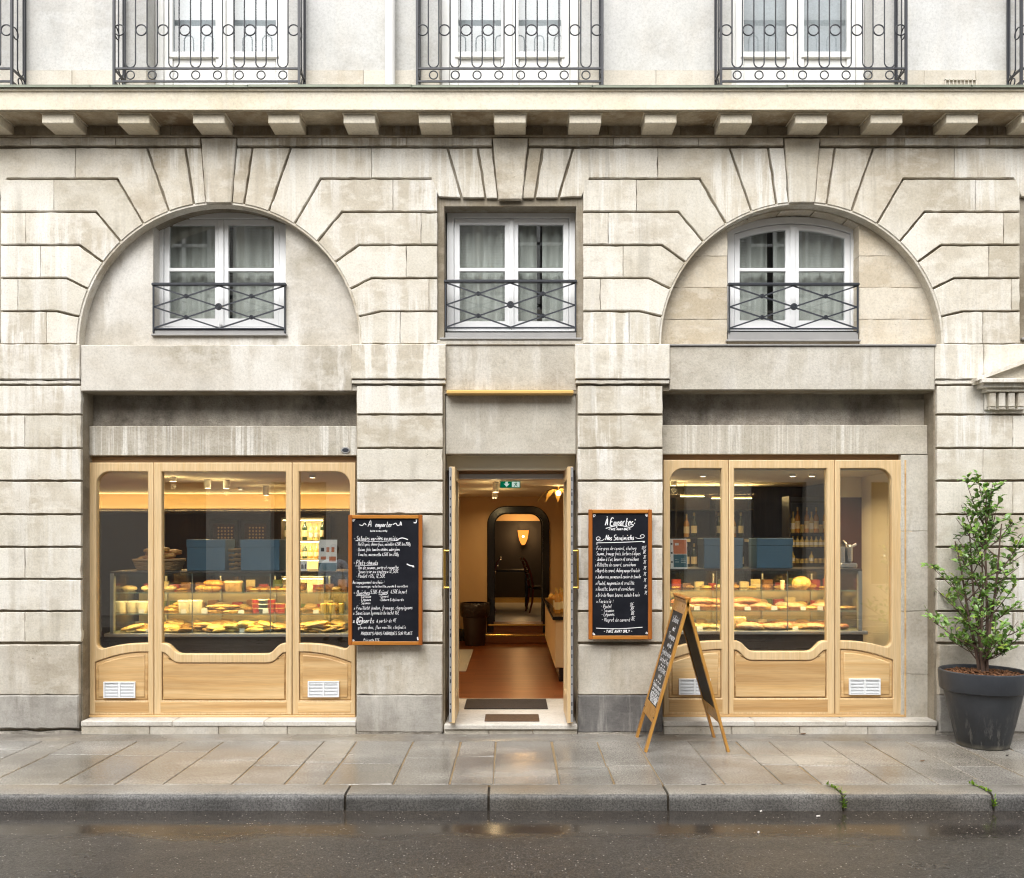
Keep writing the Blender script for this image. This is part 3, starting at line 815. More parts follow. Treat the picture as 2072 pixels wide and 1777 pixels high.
# ---- pediment of the next doorway at the right-hand edge of the view
pc = 2211
ped = MB()
a, b = 1990, 2432
ped.prism(px([(a-14, 771), (pc, 686), (b+14, 771), (b+14, 777), (a-14, 777)]), -.06, .03, .0)
PED = ped.build('pediment', M['stone'], BLD)
MB().prism(px([(a-16, 770), (pc, 682), (b+16, 770), (b+30, 776), (b+30, 770), (pc, 674), (a-30, 770), (a-30, 776)][::1]), -.14, -.05, .0).build('raking_cornice', M['stone'], PED)
for i, (d, v0, v1, y) in enumerate(((22, 772, 780, -.16), (14, 780, 788, -.12), (4, 788, 796, -.09))):
    MB().prism(urect(a-d, b+d, v0, v1), y, .03, .004).build('cornice_moulding', M['stone'], PED)
for e in (a+4, b-76):
    for k in range(4):
        MB().box(X(e+k*19), X(e+k*19+13), -.075, .03, Z(826), Z(796.5), .008).build('fluted_bracket', M['stone'], PED)
        MB().tube([(X(e+k*19+1), -.05, Z(828)), (X(e+k*19+12), -.05, Z(828))], .016, 10).build('bracket_drop', M['stone'], PED, smooth=40)
    MB().box(X(e-3), X(e+76), -.02, .03, Z(830), Z(797), .004).build('bracket_back', M['stone'], PED)
# gilded awning bar over the door
MB().box(X(904, -.01), X(1160, -.01), -.06, .05, Z(798, -.03), Z(790.5, -.03), .008).build('awning_bar', M['gilt_bar'], BLD, smooth=None)
# small oval plaque on the left band
mb = MB(); cxp, czp = X(699, .14), Z(911, .14); n = 24
pts = [(cxp + .042*math.cos(2*PI*i/n), czp + .030*math.sin(2*PI*i/n)) for i in range(n)]
mb.prism(pts, .14, .152, .003); pq = mb.build('plaque', M['zinc'], BLD)
MB().prism([(cxp + .030*math.cos(2*PI*i/n), czp + .018*math.sin(2*PI*i/n)) for i in range(n)], .1385, .145).build('plaque_face', M['iron'], pq)
# ------------------------------------------------------------------ ground, road, kerb, pavement
def granite(name, light, mid, dark, wet=.5, rmin=.22, rmax=.6, spk=.5, tint=(.46,.38,.26)):
    t = NT(name); P = t.worldpos()
    n = t.noise(1.6, 5, vec=P, rough=.6)
    c = t.ramp(n, [(.3, dark), (.5, mid), (.7, light)])
    c = t.mix(t.ramp(t.noise(.9, 3, vec=t.map((1,1,1), (5,5,0), P)), [(.5, 0.0), (.7, .55)]), c, tint)
    g = t.noise(75, 3, vec=P, rough=.85); g2 = t.vor(95, P)
    c = t.mix(spk, c, t.ramp(g, [(.36, .35), (.5, .92), (.62, 1.45)]), 'MULTIPLY')
    c = t.mix(t.ramp(g2, [(.14, .55), (.28, 0.0)]), c, tuple(x*.35 for x in dark))
    c = t.mix(1.0, c, t.ramp(t.rand(), [(0, (.70,.69,.67)), (.3, (.98,.96,.92)), (.6, (.84,.84,.84)), (1, (1,1,1))]), 'MULTIPLY')
    w = t.ramp(t.noise(1.1, 4, vec=t.map((.6, 1.6, 1), (3,1,0), P), rough=.5), [(.32, 0.0), (.56, 1.0)])
    w = t.math('MULTIPLY', w, wet)
    c = t.mix(w, c, t.mix(1.0, c, (.66,.64,.62), 'MULTIPLY'))
    t.col(c); t.rough(t.mix(w, (rmax,)*3, (rmin,)*3)); t.set('Specular IOR Level', .5)
    t.bump(t.math('ADD', t.math('MULTIPLY', g, .5), t.noise(30, 4, vec=P)), .0014)
    return t.m
M['slab'] = granite('wet_granite_slab', (.49,.48,.455), (.41,.40,.375), (.31,.30,.28), wet=1.0, rmin=.07, rmax=.34, spk=.8, tint=(.42,.385,.32))
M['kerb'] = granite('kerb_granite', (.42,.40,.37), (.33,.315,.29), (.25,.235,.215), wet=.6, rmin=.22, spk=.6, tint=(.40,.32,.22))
M['kerb_face'] = granite('dark_kerb_face', (.20,.195,.19), (.14,.136,.132), (.085,.083,.08), wet=.5, rmin=.3, spk=1.0, tint=(.13,.115,.095))  # front face toned darker than the kerb top
M['sand'] = simple('sandy_joint', (.26,.185,.10), .8, var=.4, scale=9, bump=.004)
M['old_mortar'] = granite('old_mortar_strip', (.40,.385,.35), (.33,.31,.28), (.22,.20,.175), wet=.9, rmin=.16, rmax=.5, spk=.35)
def asphalt():
    t = NT('wet_asphalt'); P = t.worldpos()
    n = t.noise(.9, 4, vec=P); c = t.ramp(n, [(.3, (.040,.037,.035)), (.7, (.064,.058,.051))])
    c = t.mix(t.ramp(t.noise(.55, 3, vec=t.map((1,1,1), (7,3,0), P)), [(.5, 0.0), (.68, .5)]), c, (.074,.062,.047))
    g = t.noise(85, 3, vec=P, rough=.9)
    c = t.mix(.9, c, t.ramp(g, [(.36, .30), (.5, .85), (.62, 2.3)]), 'MULTIPLY')
    v = t.n('ShaderNodeTexVoronoi'); t.l(P, v.inputs['Vector']); v.inputs['Scale'].default_value = 62
    sp = t.math('MULTIPLY', t.ramp(v.outputs['Distance'], [(.20, 1.0), (.34, 0.0)]), t.math('GREATER_THAN', t.sep(v.outputs['Color'])[0], .93))
    c = t.mix(sp, c, (.42,.40,.37))
    y = t.sep(P)[1]
    gut = t.math('ADD', y, t.math('MULTIPLY', t.noise(1.3, 4, vec=P), .35))
    wet = t.ramp(gut, [(0, 0.0), (1, 1.0)])
    mr = t.n('ShaderNodeMapRange'); t.l(gut, mr.inputs[0]); mr.inputs[1].default_value = -2.30; mr.inputs[2].default_value = -2.12
    gw = mr.outputs[0]
    pud = t.ramp(t.noise(.8, 4, vec=t.map((1, 2.2, 1), (1,4,0), P), rough=.6), [(.42, .42), (.62, .27)])
    t.col(t.mix(gw, c, t.mix(1.0, c, (.75,.7,.66), 'MULTIPLY'))); t.rough(t.mix(gw, pud, (.14,.14,.14)))
    t.set('Specular IOR Level', .5)
    h = t.math('MULTIPLY', t.math('ADD', g, t.math('MULTIPLY', t.noise(60, 3, vec=P), .7)), t.math('SUBTRACT', 1.0, gw))
    t.bump(h, .003); return t.m
M['asphalt'] = asphalt()
M['dark_joint'] = simple('dark_kerb_joint', (.05,.04,.028), .8, var=.5, scale=20, bump=.004)
ZR = -.113
YK0, YK1 = -1.59, -1.84
def sheet(name, x0, x1, y0, y1, z, mat):
    return struct(MB().add([(x0,y0,z),(x1,y0,z),(x1,y1,z),(x0,y1,z)], [(0,1,2,3)]).build(name, mat))
sheet('ground', -120, 120, -120, 120, -.32, M['asphalt'])
sheet('road', -40, 40, -9.2, YK1+.02, ZR, M['asphalt'])
pv = struct(MB().box(-40, 40, YK0+.004, .02, -.3, -.009).build('pavement', M['sand']))
tops = [84,154,278,372,452,566,655,722,836,932,1004,1115.5,1208,1289,1392,1489,1556,1666,1750,1832,1920,2010]
lx = [X(u, -.25) for u in tops]
x = lx[0]
while x > -8: x -= random.uniform(.28, .5); lx.insert(0, x)
x = lx[-1]
while x < 8: x += random.uniform(.28, .5); lx.append(x)
YS0 = -.235
rr = random.Random(5)
for i in range(len(lx)-1):
    a, b = lx[i], lx[i+1]
    ys = [YK0 + .006, YS0]
    if rr.random() < .85:
        ys = [YK0+.006, rr.uniform(-1.15, -.55), YS0]
    for k in range(len(ys)-1):
        gp = rr.uniform(.003, .008); w = .014
        t0, t1 = rr.uniform(-.003, .002), rr.uniform(-.003, .002)
        y0, y1 = ys[k] + (.002 if k else 0), ys[k+1] - .003
        q = lambda: rr.uniform(-.006, .006)
        top = [(a+gp+q(), y0), (b-gp+q(), y0), (b-gp+q(), y1), (a+gp+q(), y1)]
        c = .006; ins = inset(top, [c]*4)
        vs = [(x_, y_, -.02) for x_, y_ in top] + [(x_, y_, t0-.005) for x_, y_ in top] + [(x_, y_, t0 + (t1-t0)*(j in (1,2))) for j, (x_, y_) in enumerate(ins)]
        fs = [[8,9,10,11]]
        for r_ in (0, 4):
            for j in range(4): fs.append([r_+j, r_+(j+1) % 4, r_+4+(j+1) % 4, r_+4+j])
        MB().add(vs, fs).build('paving_slab', M['slab'], pv)
# narrow cement strip at the foot of the wall
n = 160; vs = []; fs = []
for i in range(n+1):
    xx = -8 + 16*i/n
    vs += [(xx, YS0 - .006 + .02*mnoise.noise(Vector((xx*2.1, 0, 0))), -.006), (xx, YS0+.012, .003 + .004*mnoise.noise(Vector((xx*3, 2, 0)))), (xx, .03, .012 + .006*mnoise.noise(Vector((xx*2, 5, 0))))]
for i in range(n):
    for k in (0, 1): fs.append([3*i+k, 3*i+3+k, 3*i+4+k, 3*i+1+k])
MB().add(vs, fs).build('cement_fillet', M['old_mortar'], pv, smooth=180)
# kerb
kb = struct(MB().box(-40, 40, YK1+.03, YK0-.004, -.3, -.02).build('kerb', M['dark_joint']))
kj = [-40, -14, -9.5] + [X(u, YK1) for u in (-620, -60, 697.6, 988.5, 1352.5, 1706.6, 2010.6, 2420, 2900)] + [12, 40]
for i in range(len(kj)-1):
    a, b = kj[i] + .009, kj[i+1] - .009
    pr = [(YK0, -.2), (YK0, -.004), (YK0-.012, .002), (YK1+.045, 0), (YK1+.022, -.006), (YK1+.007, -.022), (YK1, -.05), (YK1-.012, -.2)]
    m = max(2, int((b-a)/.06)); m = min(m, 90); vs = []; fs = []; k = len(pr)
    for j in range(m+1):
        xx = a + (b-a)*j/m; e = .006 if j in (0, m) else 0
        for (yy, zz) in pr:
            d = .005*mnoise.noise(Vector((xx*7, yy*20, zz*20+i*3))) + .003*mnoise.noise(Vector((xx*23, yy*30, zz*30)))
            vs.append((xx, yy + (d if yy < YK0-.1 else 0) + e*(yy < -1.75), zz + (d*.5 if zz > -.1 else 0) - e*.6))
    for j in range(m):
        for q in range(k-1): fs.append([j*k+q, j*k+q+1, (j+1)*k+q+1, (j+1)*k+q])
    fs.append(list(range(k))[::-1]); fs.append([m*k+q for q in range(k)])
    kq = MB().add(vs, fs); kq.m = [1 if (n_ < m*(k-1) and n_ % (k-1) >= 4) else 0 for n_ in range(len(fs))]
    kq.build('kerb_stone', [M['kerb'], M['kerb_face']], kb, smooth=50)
# far side of the street
struct(MB().box(-40, 40, -11.52, -9.2, -.3, .0, .02).build('far_pavement', M['slab']))

# ------------------------------------------------------------------ wooden shopfronts
YW = .16
M['vent_gap'] = simple('vent_gap_shade', (.66,.67,.68), .8)  # backing greyed to stand in for the shade between the slats
def vent(parent, u0, u1, v0, v1):
    y = YW - .014; x0, x1, z0, z1 = X(u0, y), X(u1, y), Z(v1, y), Z(v0, y); mb = MB()
    fw = .010
    mb.box(x0, x1, y, y+.02, z0, z0+fw); mb.box(x0, x1, y, y+.02, z1-fw, z1); mb.box(x0, x0+fw*1.2, y, y+.02, z0+fw, z1-fw); mb.box(x1-fw*1.2, x1, y, y+.02, z0+fw, z1-fw)
    cx = (x0+x1)/2; mb.box(cx-.008, cx+.008, y+.001, y+.019, z0+fw, z1-fw)
    mb.mi = 1; mb.box(x0+.004, x1-.004, y+.014, y+.019, z0+.004, z1-.004); mb.mi = 0
    n = 9
    for a, b in ((x0+fw*1.2, cx-.008), (cx+.008, x1-fw*1.2)):
        for i in range(n):
            zz = z0+fw+.003 + (z1-z0-2*fw-.006)*(i+.5)/n; h = (z1-z0-2*fw)/n*.27
            mb.add([(a,y+.003,zz-h),(b,y+.003,zz-h),(b,y+.012,zz+h),(a,y+.012,zz+h),(a,y+.005,zz-h-.001),(b,y+.005,zz-h-.001)], [(0,1,2,3),(4,5,1,0)])
    mb.build('vent', [M['grille'], M['vent_gap']], parent)
def shopfront(b, g, top, gt, low, bi, bo, dip, bot, vents):
    """b: bay bounds (4), g: glass bounds (6), all in survey units at the woodwork's depth"""
    y = YW
    mb = MB()
    mb.prism(urect(b[0]-2, b[3]+2, top-13, top, y), y+.05, y+.16, .003)
    SF = mb.build('shopfront', M['wood_head'], BLD)
    for k in range(3):
        x0, x1 = b[k]+.5, b[k+1]-.5; g0, g1 = g[2*k], g[2*k+1]
        if k != 1:
            # glass with one rounded outer corner, low edge sweeping up to the mullion
            def bay(outer, inner):
                s = 1 if inner > outer else -1; r = 27
                P = [(inner, gt)]
                P += [(outer + s*r*(1-math.cos(a)), gt + r - r*math.sin(a)) for a in [PI/2 - PI/2*i/8 for i in range(9)]][0:]
                P += [(outer, bo-14)]
                P += bez((outer, bo-14), (outer, bo-4), (outer+s*6, bo+1), (outer+s*13, bo), 6)[1:]
                P += bez((outer+s*13, bo), (outer+s*45, bo-9), (inner-s*35, bi), (inner, bi), 10)[1:]
                return P
            outer, inner = (g0, g1) if k == 0 else (g1, g0)
            hole = bay(outer, inner); s = 1 if inner > outer else -1
            ptop = bez((outer-s*3, bo+27), (outer+s*30, bo+15), (inner-s*45, bi+17), (inner, bi+17), 10)
            ph = ptop + [(inner, low), (outer-s*3, low)]
        else:
            S_ = lambda x, s, v: bez((x, v), (x+s*22, v-1), (x+s*20, v+dip), (x+s*42, v+dip), 10)
            hole = [(g0, gt)] + S_(g0, 1, bi) + S_(g1, -1, bi)[::-1] + [(g1, gt)]
            pt = lambda x, s, v: bez((x, v), (x+s*16, v+2), (x+s*16, v+dip), (x+s*38, v+dip), 10)
            ph = pt(g0, 1, bi+18) + pt(g1, -1, bi+18)[::-1] + [(g1, low), (g0, low)]
        plate('bay_frame', urect(x0, x1, top, bot, y), [px(hole, y), px(ph, y)], y, y+.07, .009, M['wood_z'], SF)
        pp = px(ph, y)
        if area(pp) < 0: pp = pp[::-1]
        pi = inset(pp, [.003]*len(pp))
        plate('panel', pi, [], y+.012, y+.05, .012, M['wood_x'], SF, res=3)
        MB().prism(urect(g0-2, g1+2, low+3, bot-5, y), y-.0025, y+.01, .002).build('bottom_rail', M['wood_x'], SF)
        cx = (g0+g1)/2
        MB().prism(px([(q[0]+(cx-q[0])*-.02, q[1]) for q in hole], y), y+.040, y+.046).build('pane', M['glass'], SF)
        # raised field inside the panel
        inner_p = inset(pp, [.030 if k != 1 else .026]*len(pp))
        plate('panel_field', inner_p, [], y+.004, y+.03, .010, M['wood_x'], SF, res=2)
    for (u0, u1, v0, v1) in vents: vent(SF, u0, u1, v0, v1)
    MB().prism(urect(b[0], b[3], bot, bot+4.5, y), y-.012, y+.08, .003).build('base_batten', M['wood_x'], SF)
    return SF
shopfront((180, 311, 591, 719.5), (194.6, 299, 327, 578, 605, 707.5), 936, 954.5, 1418, 1302, 1313, 21.5, 1447, [(209, 273, 1380, 1412.5), (622.6, 686, 1379, 1411)])
shopfront((1342, 1474.5, 1689.5, 1829), (1356, 1460, 1486, 1673, 1701, 1804.5), 931, 948, 1413, 1297, 1309, 21.5, 1446, [(1374, 1438, 1373.7, 1406), (1718.7, 1782, 1373.7, 1406)])
MB().box(X(1829.5, YW), X(1833, YW), YW-.01, YW+.1, Z(1451, YW), Z(931, YW), .002).build('edge_batten', M['wood_x'], BLD)

# ------------------------------------------------------------------ the open double door
MB().box(X(900), X(1167), .50, .60, 2.395, 2.56, .004).build('door_head', M['wood_head'], BLD)
MB().box(X(905), X(1162), .52, .60, 2.345, 2.394, .004).build('door_transom', M['steel'], BLD)
MB().box(X(900)+.002, X(900)+.05, .45, .60, .10, 2.394, .004).build('door_jamb', M['wood_z'], BLD)
MB().box(X(1167)-.05, X(1167)-.002, .45, .60, .10, 2.394, .004).build('door_jamb', M['wood_z'], BLD)
M['jamb_grey'] = simple('dark_reveal_paint', (.16,.135,.11), .7, var=.2)
MB().box(X(900)+.0005, X(900)+.006, .301, .46, .06, 2.56).build('jamb_lining', M['jamb_grey'], BLD)
MB().box(X(1167)-.006, X(1167)-.0005, .301, .46, .06, 2.56).build('jamb_lining', M['jamb_grey'], BLD)
for s in (-1, 1):
    xo = -.560 if s < 0 else .545; th = .052; yf, yb = -.10, .50; z0, z1 = .125, 2.415
    xa, xb = (xo, xo+th) if s < 0 else (xo-th, xo)
    lf = MB(); lf.box(xa, xb, yf, yf+.10, z0, z1, .004); lf.box(xa, xb, yb-.10, yb, z0, z1, .004)
    lf.box(xa+.001, xb-.001, yf+.09, yb-.09, z0, z0+.22, .003); lf.box(xa+.001, xb-.001, yf+.09, yb-.09, z1-.11, z1, .003)
    leaf = lf.build('door_leaf', M['wood_z'], BLD)
    xm = (xa+xb)/2
    MB().box(xm-.003, xm+.003, yf+.09, yb-.09, z0+.21, z1-.10).build('pane', M['glass'], leaf)
    MB().box(xo-.001 if s < 0 else xo-.022, xo+.022 if s < 0 else xo+.001, yf-.004, yf+.03, z0+.01, z1-.004, .002).build('lock_strip', M['steel'], leaf)
    lk = MB()
    for i in range(26):
        zz = z0+.1 + (z1-z0-.2)*i/25 + random.uniform(-.02, .02)
        lk.box(xo+s*-.011-.005, xo+s*-.011+.005, yf-.0055, yf, zz-.008, zz+.006 + random.choice((0, .02)))
    lk['kind'] if False else None
    o = lk.build('lock_keeps', M['iron'], leaf); o['kind'] = 'stuff'
    hx = xo + s*.045; hy = yf+.035; hz0, hz1 = 1.335, 1.665
    hd = MB(); hd.tube([(hx, hy, hz0-.012), (hx, hy, hz1+.012)], .0095, 10)
    for zz in (hz0, hz1): hd.tube([(xo, hy, zz), (hx, hy, zz)], .008, 8); hd.ball((hx, hy, zz), .012, 8, 6)
    hd.build('pull_handle', M['brass'], leaf, smooth=50)
# door mats
M['mat'] = simple('brown_coir_mat', (.045,.034,.028), .95, var=.4, scale=60, bump=.006, bscale=200)
M['mat2'] = simple('rust_brown_mat', (.10,.055,.028), .9, var=.4, scale=40, bump=.004, bscale=160)
o = MB().box(X(940, .75), X(1108, .75), .66, 1.16, .1005, .113, .004).build('doormat', M['mat']); tag(o, 'dark brown coir doormat just inside the doorway', 'doormat')
o = MB().box(X(981, .2), X(1091, .2), .09, .40, .1005, .108, .003).build('doormat', M['mat2']); tag(o, 'small rust brown mat lying on the door sill', 'doormat')

# ------------------------------------------------------------------ rooms inside
def parquet():
    t = NT('red_brown_parquet'); b = t.n('ShaderNodeTexBrick'); t.l(t.co, b.inputs['Vector'])
    b.inputs['Scale'].default_value = 1; b.inputs['Brick Width'].default_value = .9; b.inputs['Row Height'].default_value = .085; b.inputs['Mortar Size'].default_value = .0015
    b.inputs['Color1'].default_value = (.24,.070,.020,1); b.inputs['Color2'].default_value = (.145,.038,.012,1); b.inputs['Mortar'].default_value = (.04,.015,.008,1)
    g = t.noise(1, 4, vec=t.map((3, 40, 1)))
    t.col(t.mix(.6, b.outputs['Color'], t.ramp(g, [(.3, .5), (.65, 1.1)]), 'MULTIPLY')); t.rough(.32); return t.m
M['parquet'] = parquet()
M['cream_wall'] = simple('cream_plaster', (.68,.47,.24), .8, var=.05, scale=3)
M['cream_side'] = simple('pale_cream_plaster', (.80,.74,.60), .8, var=.03, scale=3)
M['ceil'] = simple('warm_ceiling', (.84,.76,.58), .8, var=.03)
M['dark_wood'] = wood('dark_walnut', (.045,.026,.019), (.022,.013,.010), 'z', rough=.35)
M['black'] = simple('black_lacquer', (.012,.010,.010), .18)
M['burgundy'] = simple('burgundy_panel', (.075,.018,.016), .35, var=.15)
M['tile'] = simple('pale_floor_tile', (.52,.50,.46), .3, var=.06)
FZ, CZ = .10, 2.43
YB = 6.3
sheet('shop_floor', -7.05, 3.8, 1.2, YB+.3, FZ-.002, M['parquet'])
sheet('shop_floor_front', -7.05, 3.8, .30, 1.25, FZ-.006, M['parquet'])
struct(MB().add([(-7.05,.30,CZ),(3.8,.30,CZ),(3.8,YB+.05,CZ),(-7.05,YB+.05,CZ)], [(0,3,2,1)]).build('shop_ceiling', M['ceil']))
struct(MB().box(-7.06, 3.82, .24, .36, CZ-.02, 2.62).build('ceiling_edge', M['ceil']))
struct(MB().box(-7.15, -7.0, .31, YB, 0, 2.6).build('wall_left', M['dark_wood']))
struct(MB().box(-7.1, -4.1, .302, .34, 0, 2.6).build('wall_front_left', M['cream_side']))
struct(MB().box(3.75, 3.9, .24, 1.55, 0, 2.6).build('wall_right', M['cream_side']))
struct(MB().box(3.52, 3.9, 1.5, 1.56, 0, 2.21).build('wall_right_panel', M['burgundy']))
struct(MB().box(3.52, 3.9, 1.501, 1.56, 2.211, 2.6).build('wall_right_top', M['cream_side']))
struct(MB().box(3.76, 3.9, 1.56, 3.6, 0, 2.6).build('wall_right_rear', M['dark_wood']))
# back wall with the arched passage
zs = FZ + .27
ah = [(-.318+.08, zs-.27-.02)]
axl, axr, azt = X(1168/1.1805, YB), X(1308/1.1805, YB), 1.8 + (1280-1214)/1.1805/224*(8+YB)/8
r = .27
def arch_poly(l, rgt, zt_, r, zb_):
    P = [(l, zb_), (rgt, zb_)]
    P += [(rgt-r+r*math.cos(a), zt_-r+r*math.sin(a)) for a in [PI/2*i/10 for i in range(11)]]
    P += [(l+r-r*math.sin(a), zt_-r+r*math.cos(a)) for a in [PI/2*i/10 for i in range(11)]]
    return P
struct(plate('wall_back', rect(-1.0, 1.45, 0, CZ+.1), [arch_poly(axl+.02, axr-.02, azt-.02, r, FZ)], YB, YB+.25, .002, M['cream_wall'], None))
struct(MB().box(-7.1, -1.0, YB-.9, YB-.7, 0, 2.20).build('wall_back_panelling', M['dark_wood']))
struct(MB().box(-7.1, -1.0, YB-.88, YB-.7, 2.20, CZ+.1).build('wall_back_top', M['cream_wall']))
struct(MB().box(-1.02, -.98, YB-.9, YB+.1, 0, CZ+.1).build('wall_return', M['cream_wall']))
struct(MB().box(1.42, 1.5, 3.4, YB+.1, 0, CZ+.1).build('wall_passage', M['cream_wall']))
struct(MB().box(1.42, 3.9, 3.4, 3.5, 0, CZ+.1).build('wall_bottles', M['dark_wood']))
# black glossy arch surround and steps
o = plate('arch_surround', arch_poly(axl-.03, axr+.03, azt+.03, r+.03, zs-.15), [arch_poly(axl+.065, axr-.065, azt-.065, r-.05, zs-.2)], YB-.03, YB+.03, .012, M['black'], None); struct(o)
o = plate('arch_surround_rear', arch_poly(axl+.0, axr-.0, azt-.0, r, zs-.15), [arch_poly(axl+.075, axr-.075, azt-.075, r-.06, zs-.2)], YB+.42, YB+.48, .012, M['black'], None); struct(o)
o = plate('arch_soffit', arch_poly(axl+.02, axr-.02, azt-.02, r, zs-.15), [arch_poly(axl+.062, axr-.062, azt-.062, r-.045, zs-.2)], YB+.03, YB+.42, .002, M['cream_side'], None); struct(o)
M['step_wood'] = wood('chestnut_step', (.30,.11,.035), (.20,.065,.02), 'x', rough=.3)
struct(MB().box(axl-.05, axr+.05, YB-.32, YB+.02, FZ, FZ+.135, .01).build('step_lower', M['step_wood']))
struct(MB().box(axl-.02, axr+.02, YB-.02, YB+.5, FZ, zs, .01).build('step_upper', M['step_wood']))
o = MB().box(axl-.05, axr+.05, YB-.33, YB-.31, FZ+.11, FZ+.138, .004).build('step_nosing', M['brass']); struct(o)
o = MB().box(axl-.02, axr+.02, YB-.035, YB-.015, zs-.025, zs+.004, .004).build('step_nosing_upper', M['brass']); struct(o)
sheet('rear_floor', -3, 3, YB+.5, 12, zs, M['tile'])
struct(MB().box(-3, 3, 11.2, 11.3, 0, 2.55).build('rear_wall', M['black'] if False else simple('black_panelling', (.018,.014,.014), .5)))
struct(MB().box(-3, 3, 11.18, 11.2, 2.12, 2.9).build('rear_wall_top', M['cream_wall']))
struct(MB().box(-3, 3, 10.9, 11.19, zs, zs+.09).build('rear_plinth', M['gold']))
struct(MB().box(-3.1, -3, YB, 11.3, 0, 2.9).build('rear_wall_left', M['dark_wood'])); struct(MB().box(3, 3.1, YB, 11.3, 0, 2.9).build('rear_wall_right', M['dark_wood']))
struct(MB().box(-3.1, 3.1, YB+.2, 11.4, 2.6, 2.7).build('rear_ceiling', M['ceil']))
struct(MB().box(-.98, axl-.06, YB-.03, YB-.001, FZ, FZ+.2, .004).build('skirting', M['black']))
# upper rooms, dim behind the curtains
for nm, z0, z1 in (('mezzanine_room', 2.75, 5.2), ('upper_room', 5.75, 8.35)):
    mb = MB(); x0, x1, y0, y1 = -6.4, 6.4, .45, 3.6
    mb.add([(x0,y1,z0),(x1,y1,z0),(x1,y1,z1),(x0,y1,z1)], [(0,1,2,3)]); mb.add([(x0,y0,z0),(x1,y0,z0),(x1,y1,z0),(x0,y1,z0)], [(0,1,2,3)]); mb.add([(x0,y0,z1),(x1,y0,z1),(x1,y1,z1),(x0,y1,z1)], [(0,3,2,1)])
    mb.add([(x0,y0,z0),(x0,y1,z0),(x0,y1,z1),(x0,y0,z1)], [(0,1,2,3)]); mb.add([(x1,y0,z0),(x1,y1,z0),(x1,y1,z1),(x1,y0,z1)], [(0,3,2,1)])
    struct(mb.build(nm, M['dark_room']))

# ------------------------------------------------------------------ house across the street (seen only as reflections; it shades the street)
OPP = thing('facing_house', 'pale shuttered house across the street, mirrored in the window glass', 'building', (0, -11.5, 0))
M['opp_wall'] = simple('opposite_wall', (.50,.47,.42), .9, var=.08, scale=2)
M['shutter'] = simple('grey_shutter_paint', (.62,.62,.60), .6)
hl = []; wins = []
for fl_, zb_ in enumerate((.5, 3.7, 6.7)):
    for i in range(-4, 5):
        w = .62; h = 2.3
        hl.append(rect(i*2.7+.6-w, i*2.7+.6+w, zb_+.2, zb_+.2+h)); wins.append((i*2.7+.6, zb_+.2, w, h))
plate('wall', rect(-14, 14, 0, 9.7), hl, -11.8, -11.5, .01, M['opp_wall'], OPP, res=0)
MB().box(-14, 14, -12.4, -11.85, 0, 9.7).build('rooms', M['dark_room'], OPP)
slm = MB()
sh = MB(); sh.box(-.31, -.26, 0, .04, 0, 2.3); sh.box(.26, .31, 0, .04, 0, 2.3); sh.box(-.26, .26, 0, .04, 0, .06); sh.box(-.26, .26, 0, .04, 2.24, 2.3)
for k in range(34):
    zz = .08 + k*.0635; sh.add([(-.26,.035,zz),(.26,.035,zz),(.26,.005,zz+.05),(-.26,.005,zz+.05)], [(0,1,2,3)])
shm = sh.mesh('shutter', M['shutter'])
for (cx_, zb_, w, h) in wins:
    if zb_ < 3: continue
    for s in (-1, 1): link('shutter', shm, OPP, loc=(cx_ + s*(w+.33), .01, zb_))
    wf = MB(); 
    for s in (-1, 0, 1): wf.box(cx_+s*(w-.04)-.04, cx_+s*(w-.04)+.04, -11.7, -11.64, zb_, zb_+h)
    wf.box(cx_-w, cx_+w, -11.7, -11.64, zb_+1.5, zb_+1.56)
    wf.build('window', M['white'], OPP)
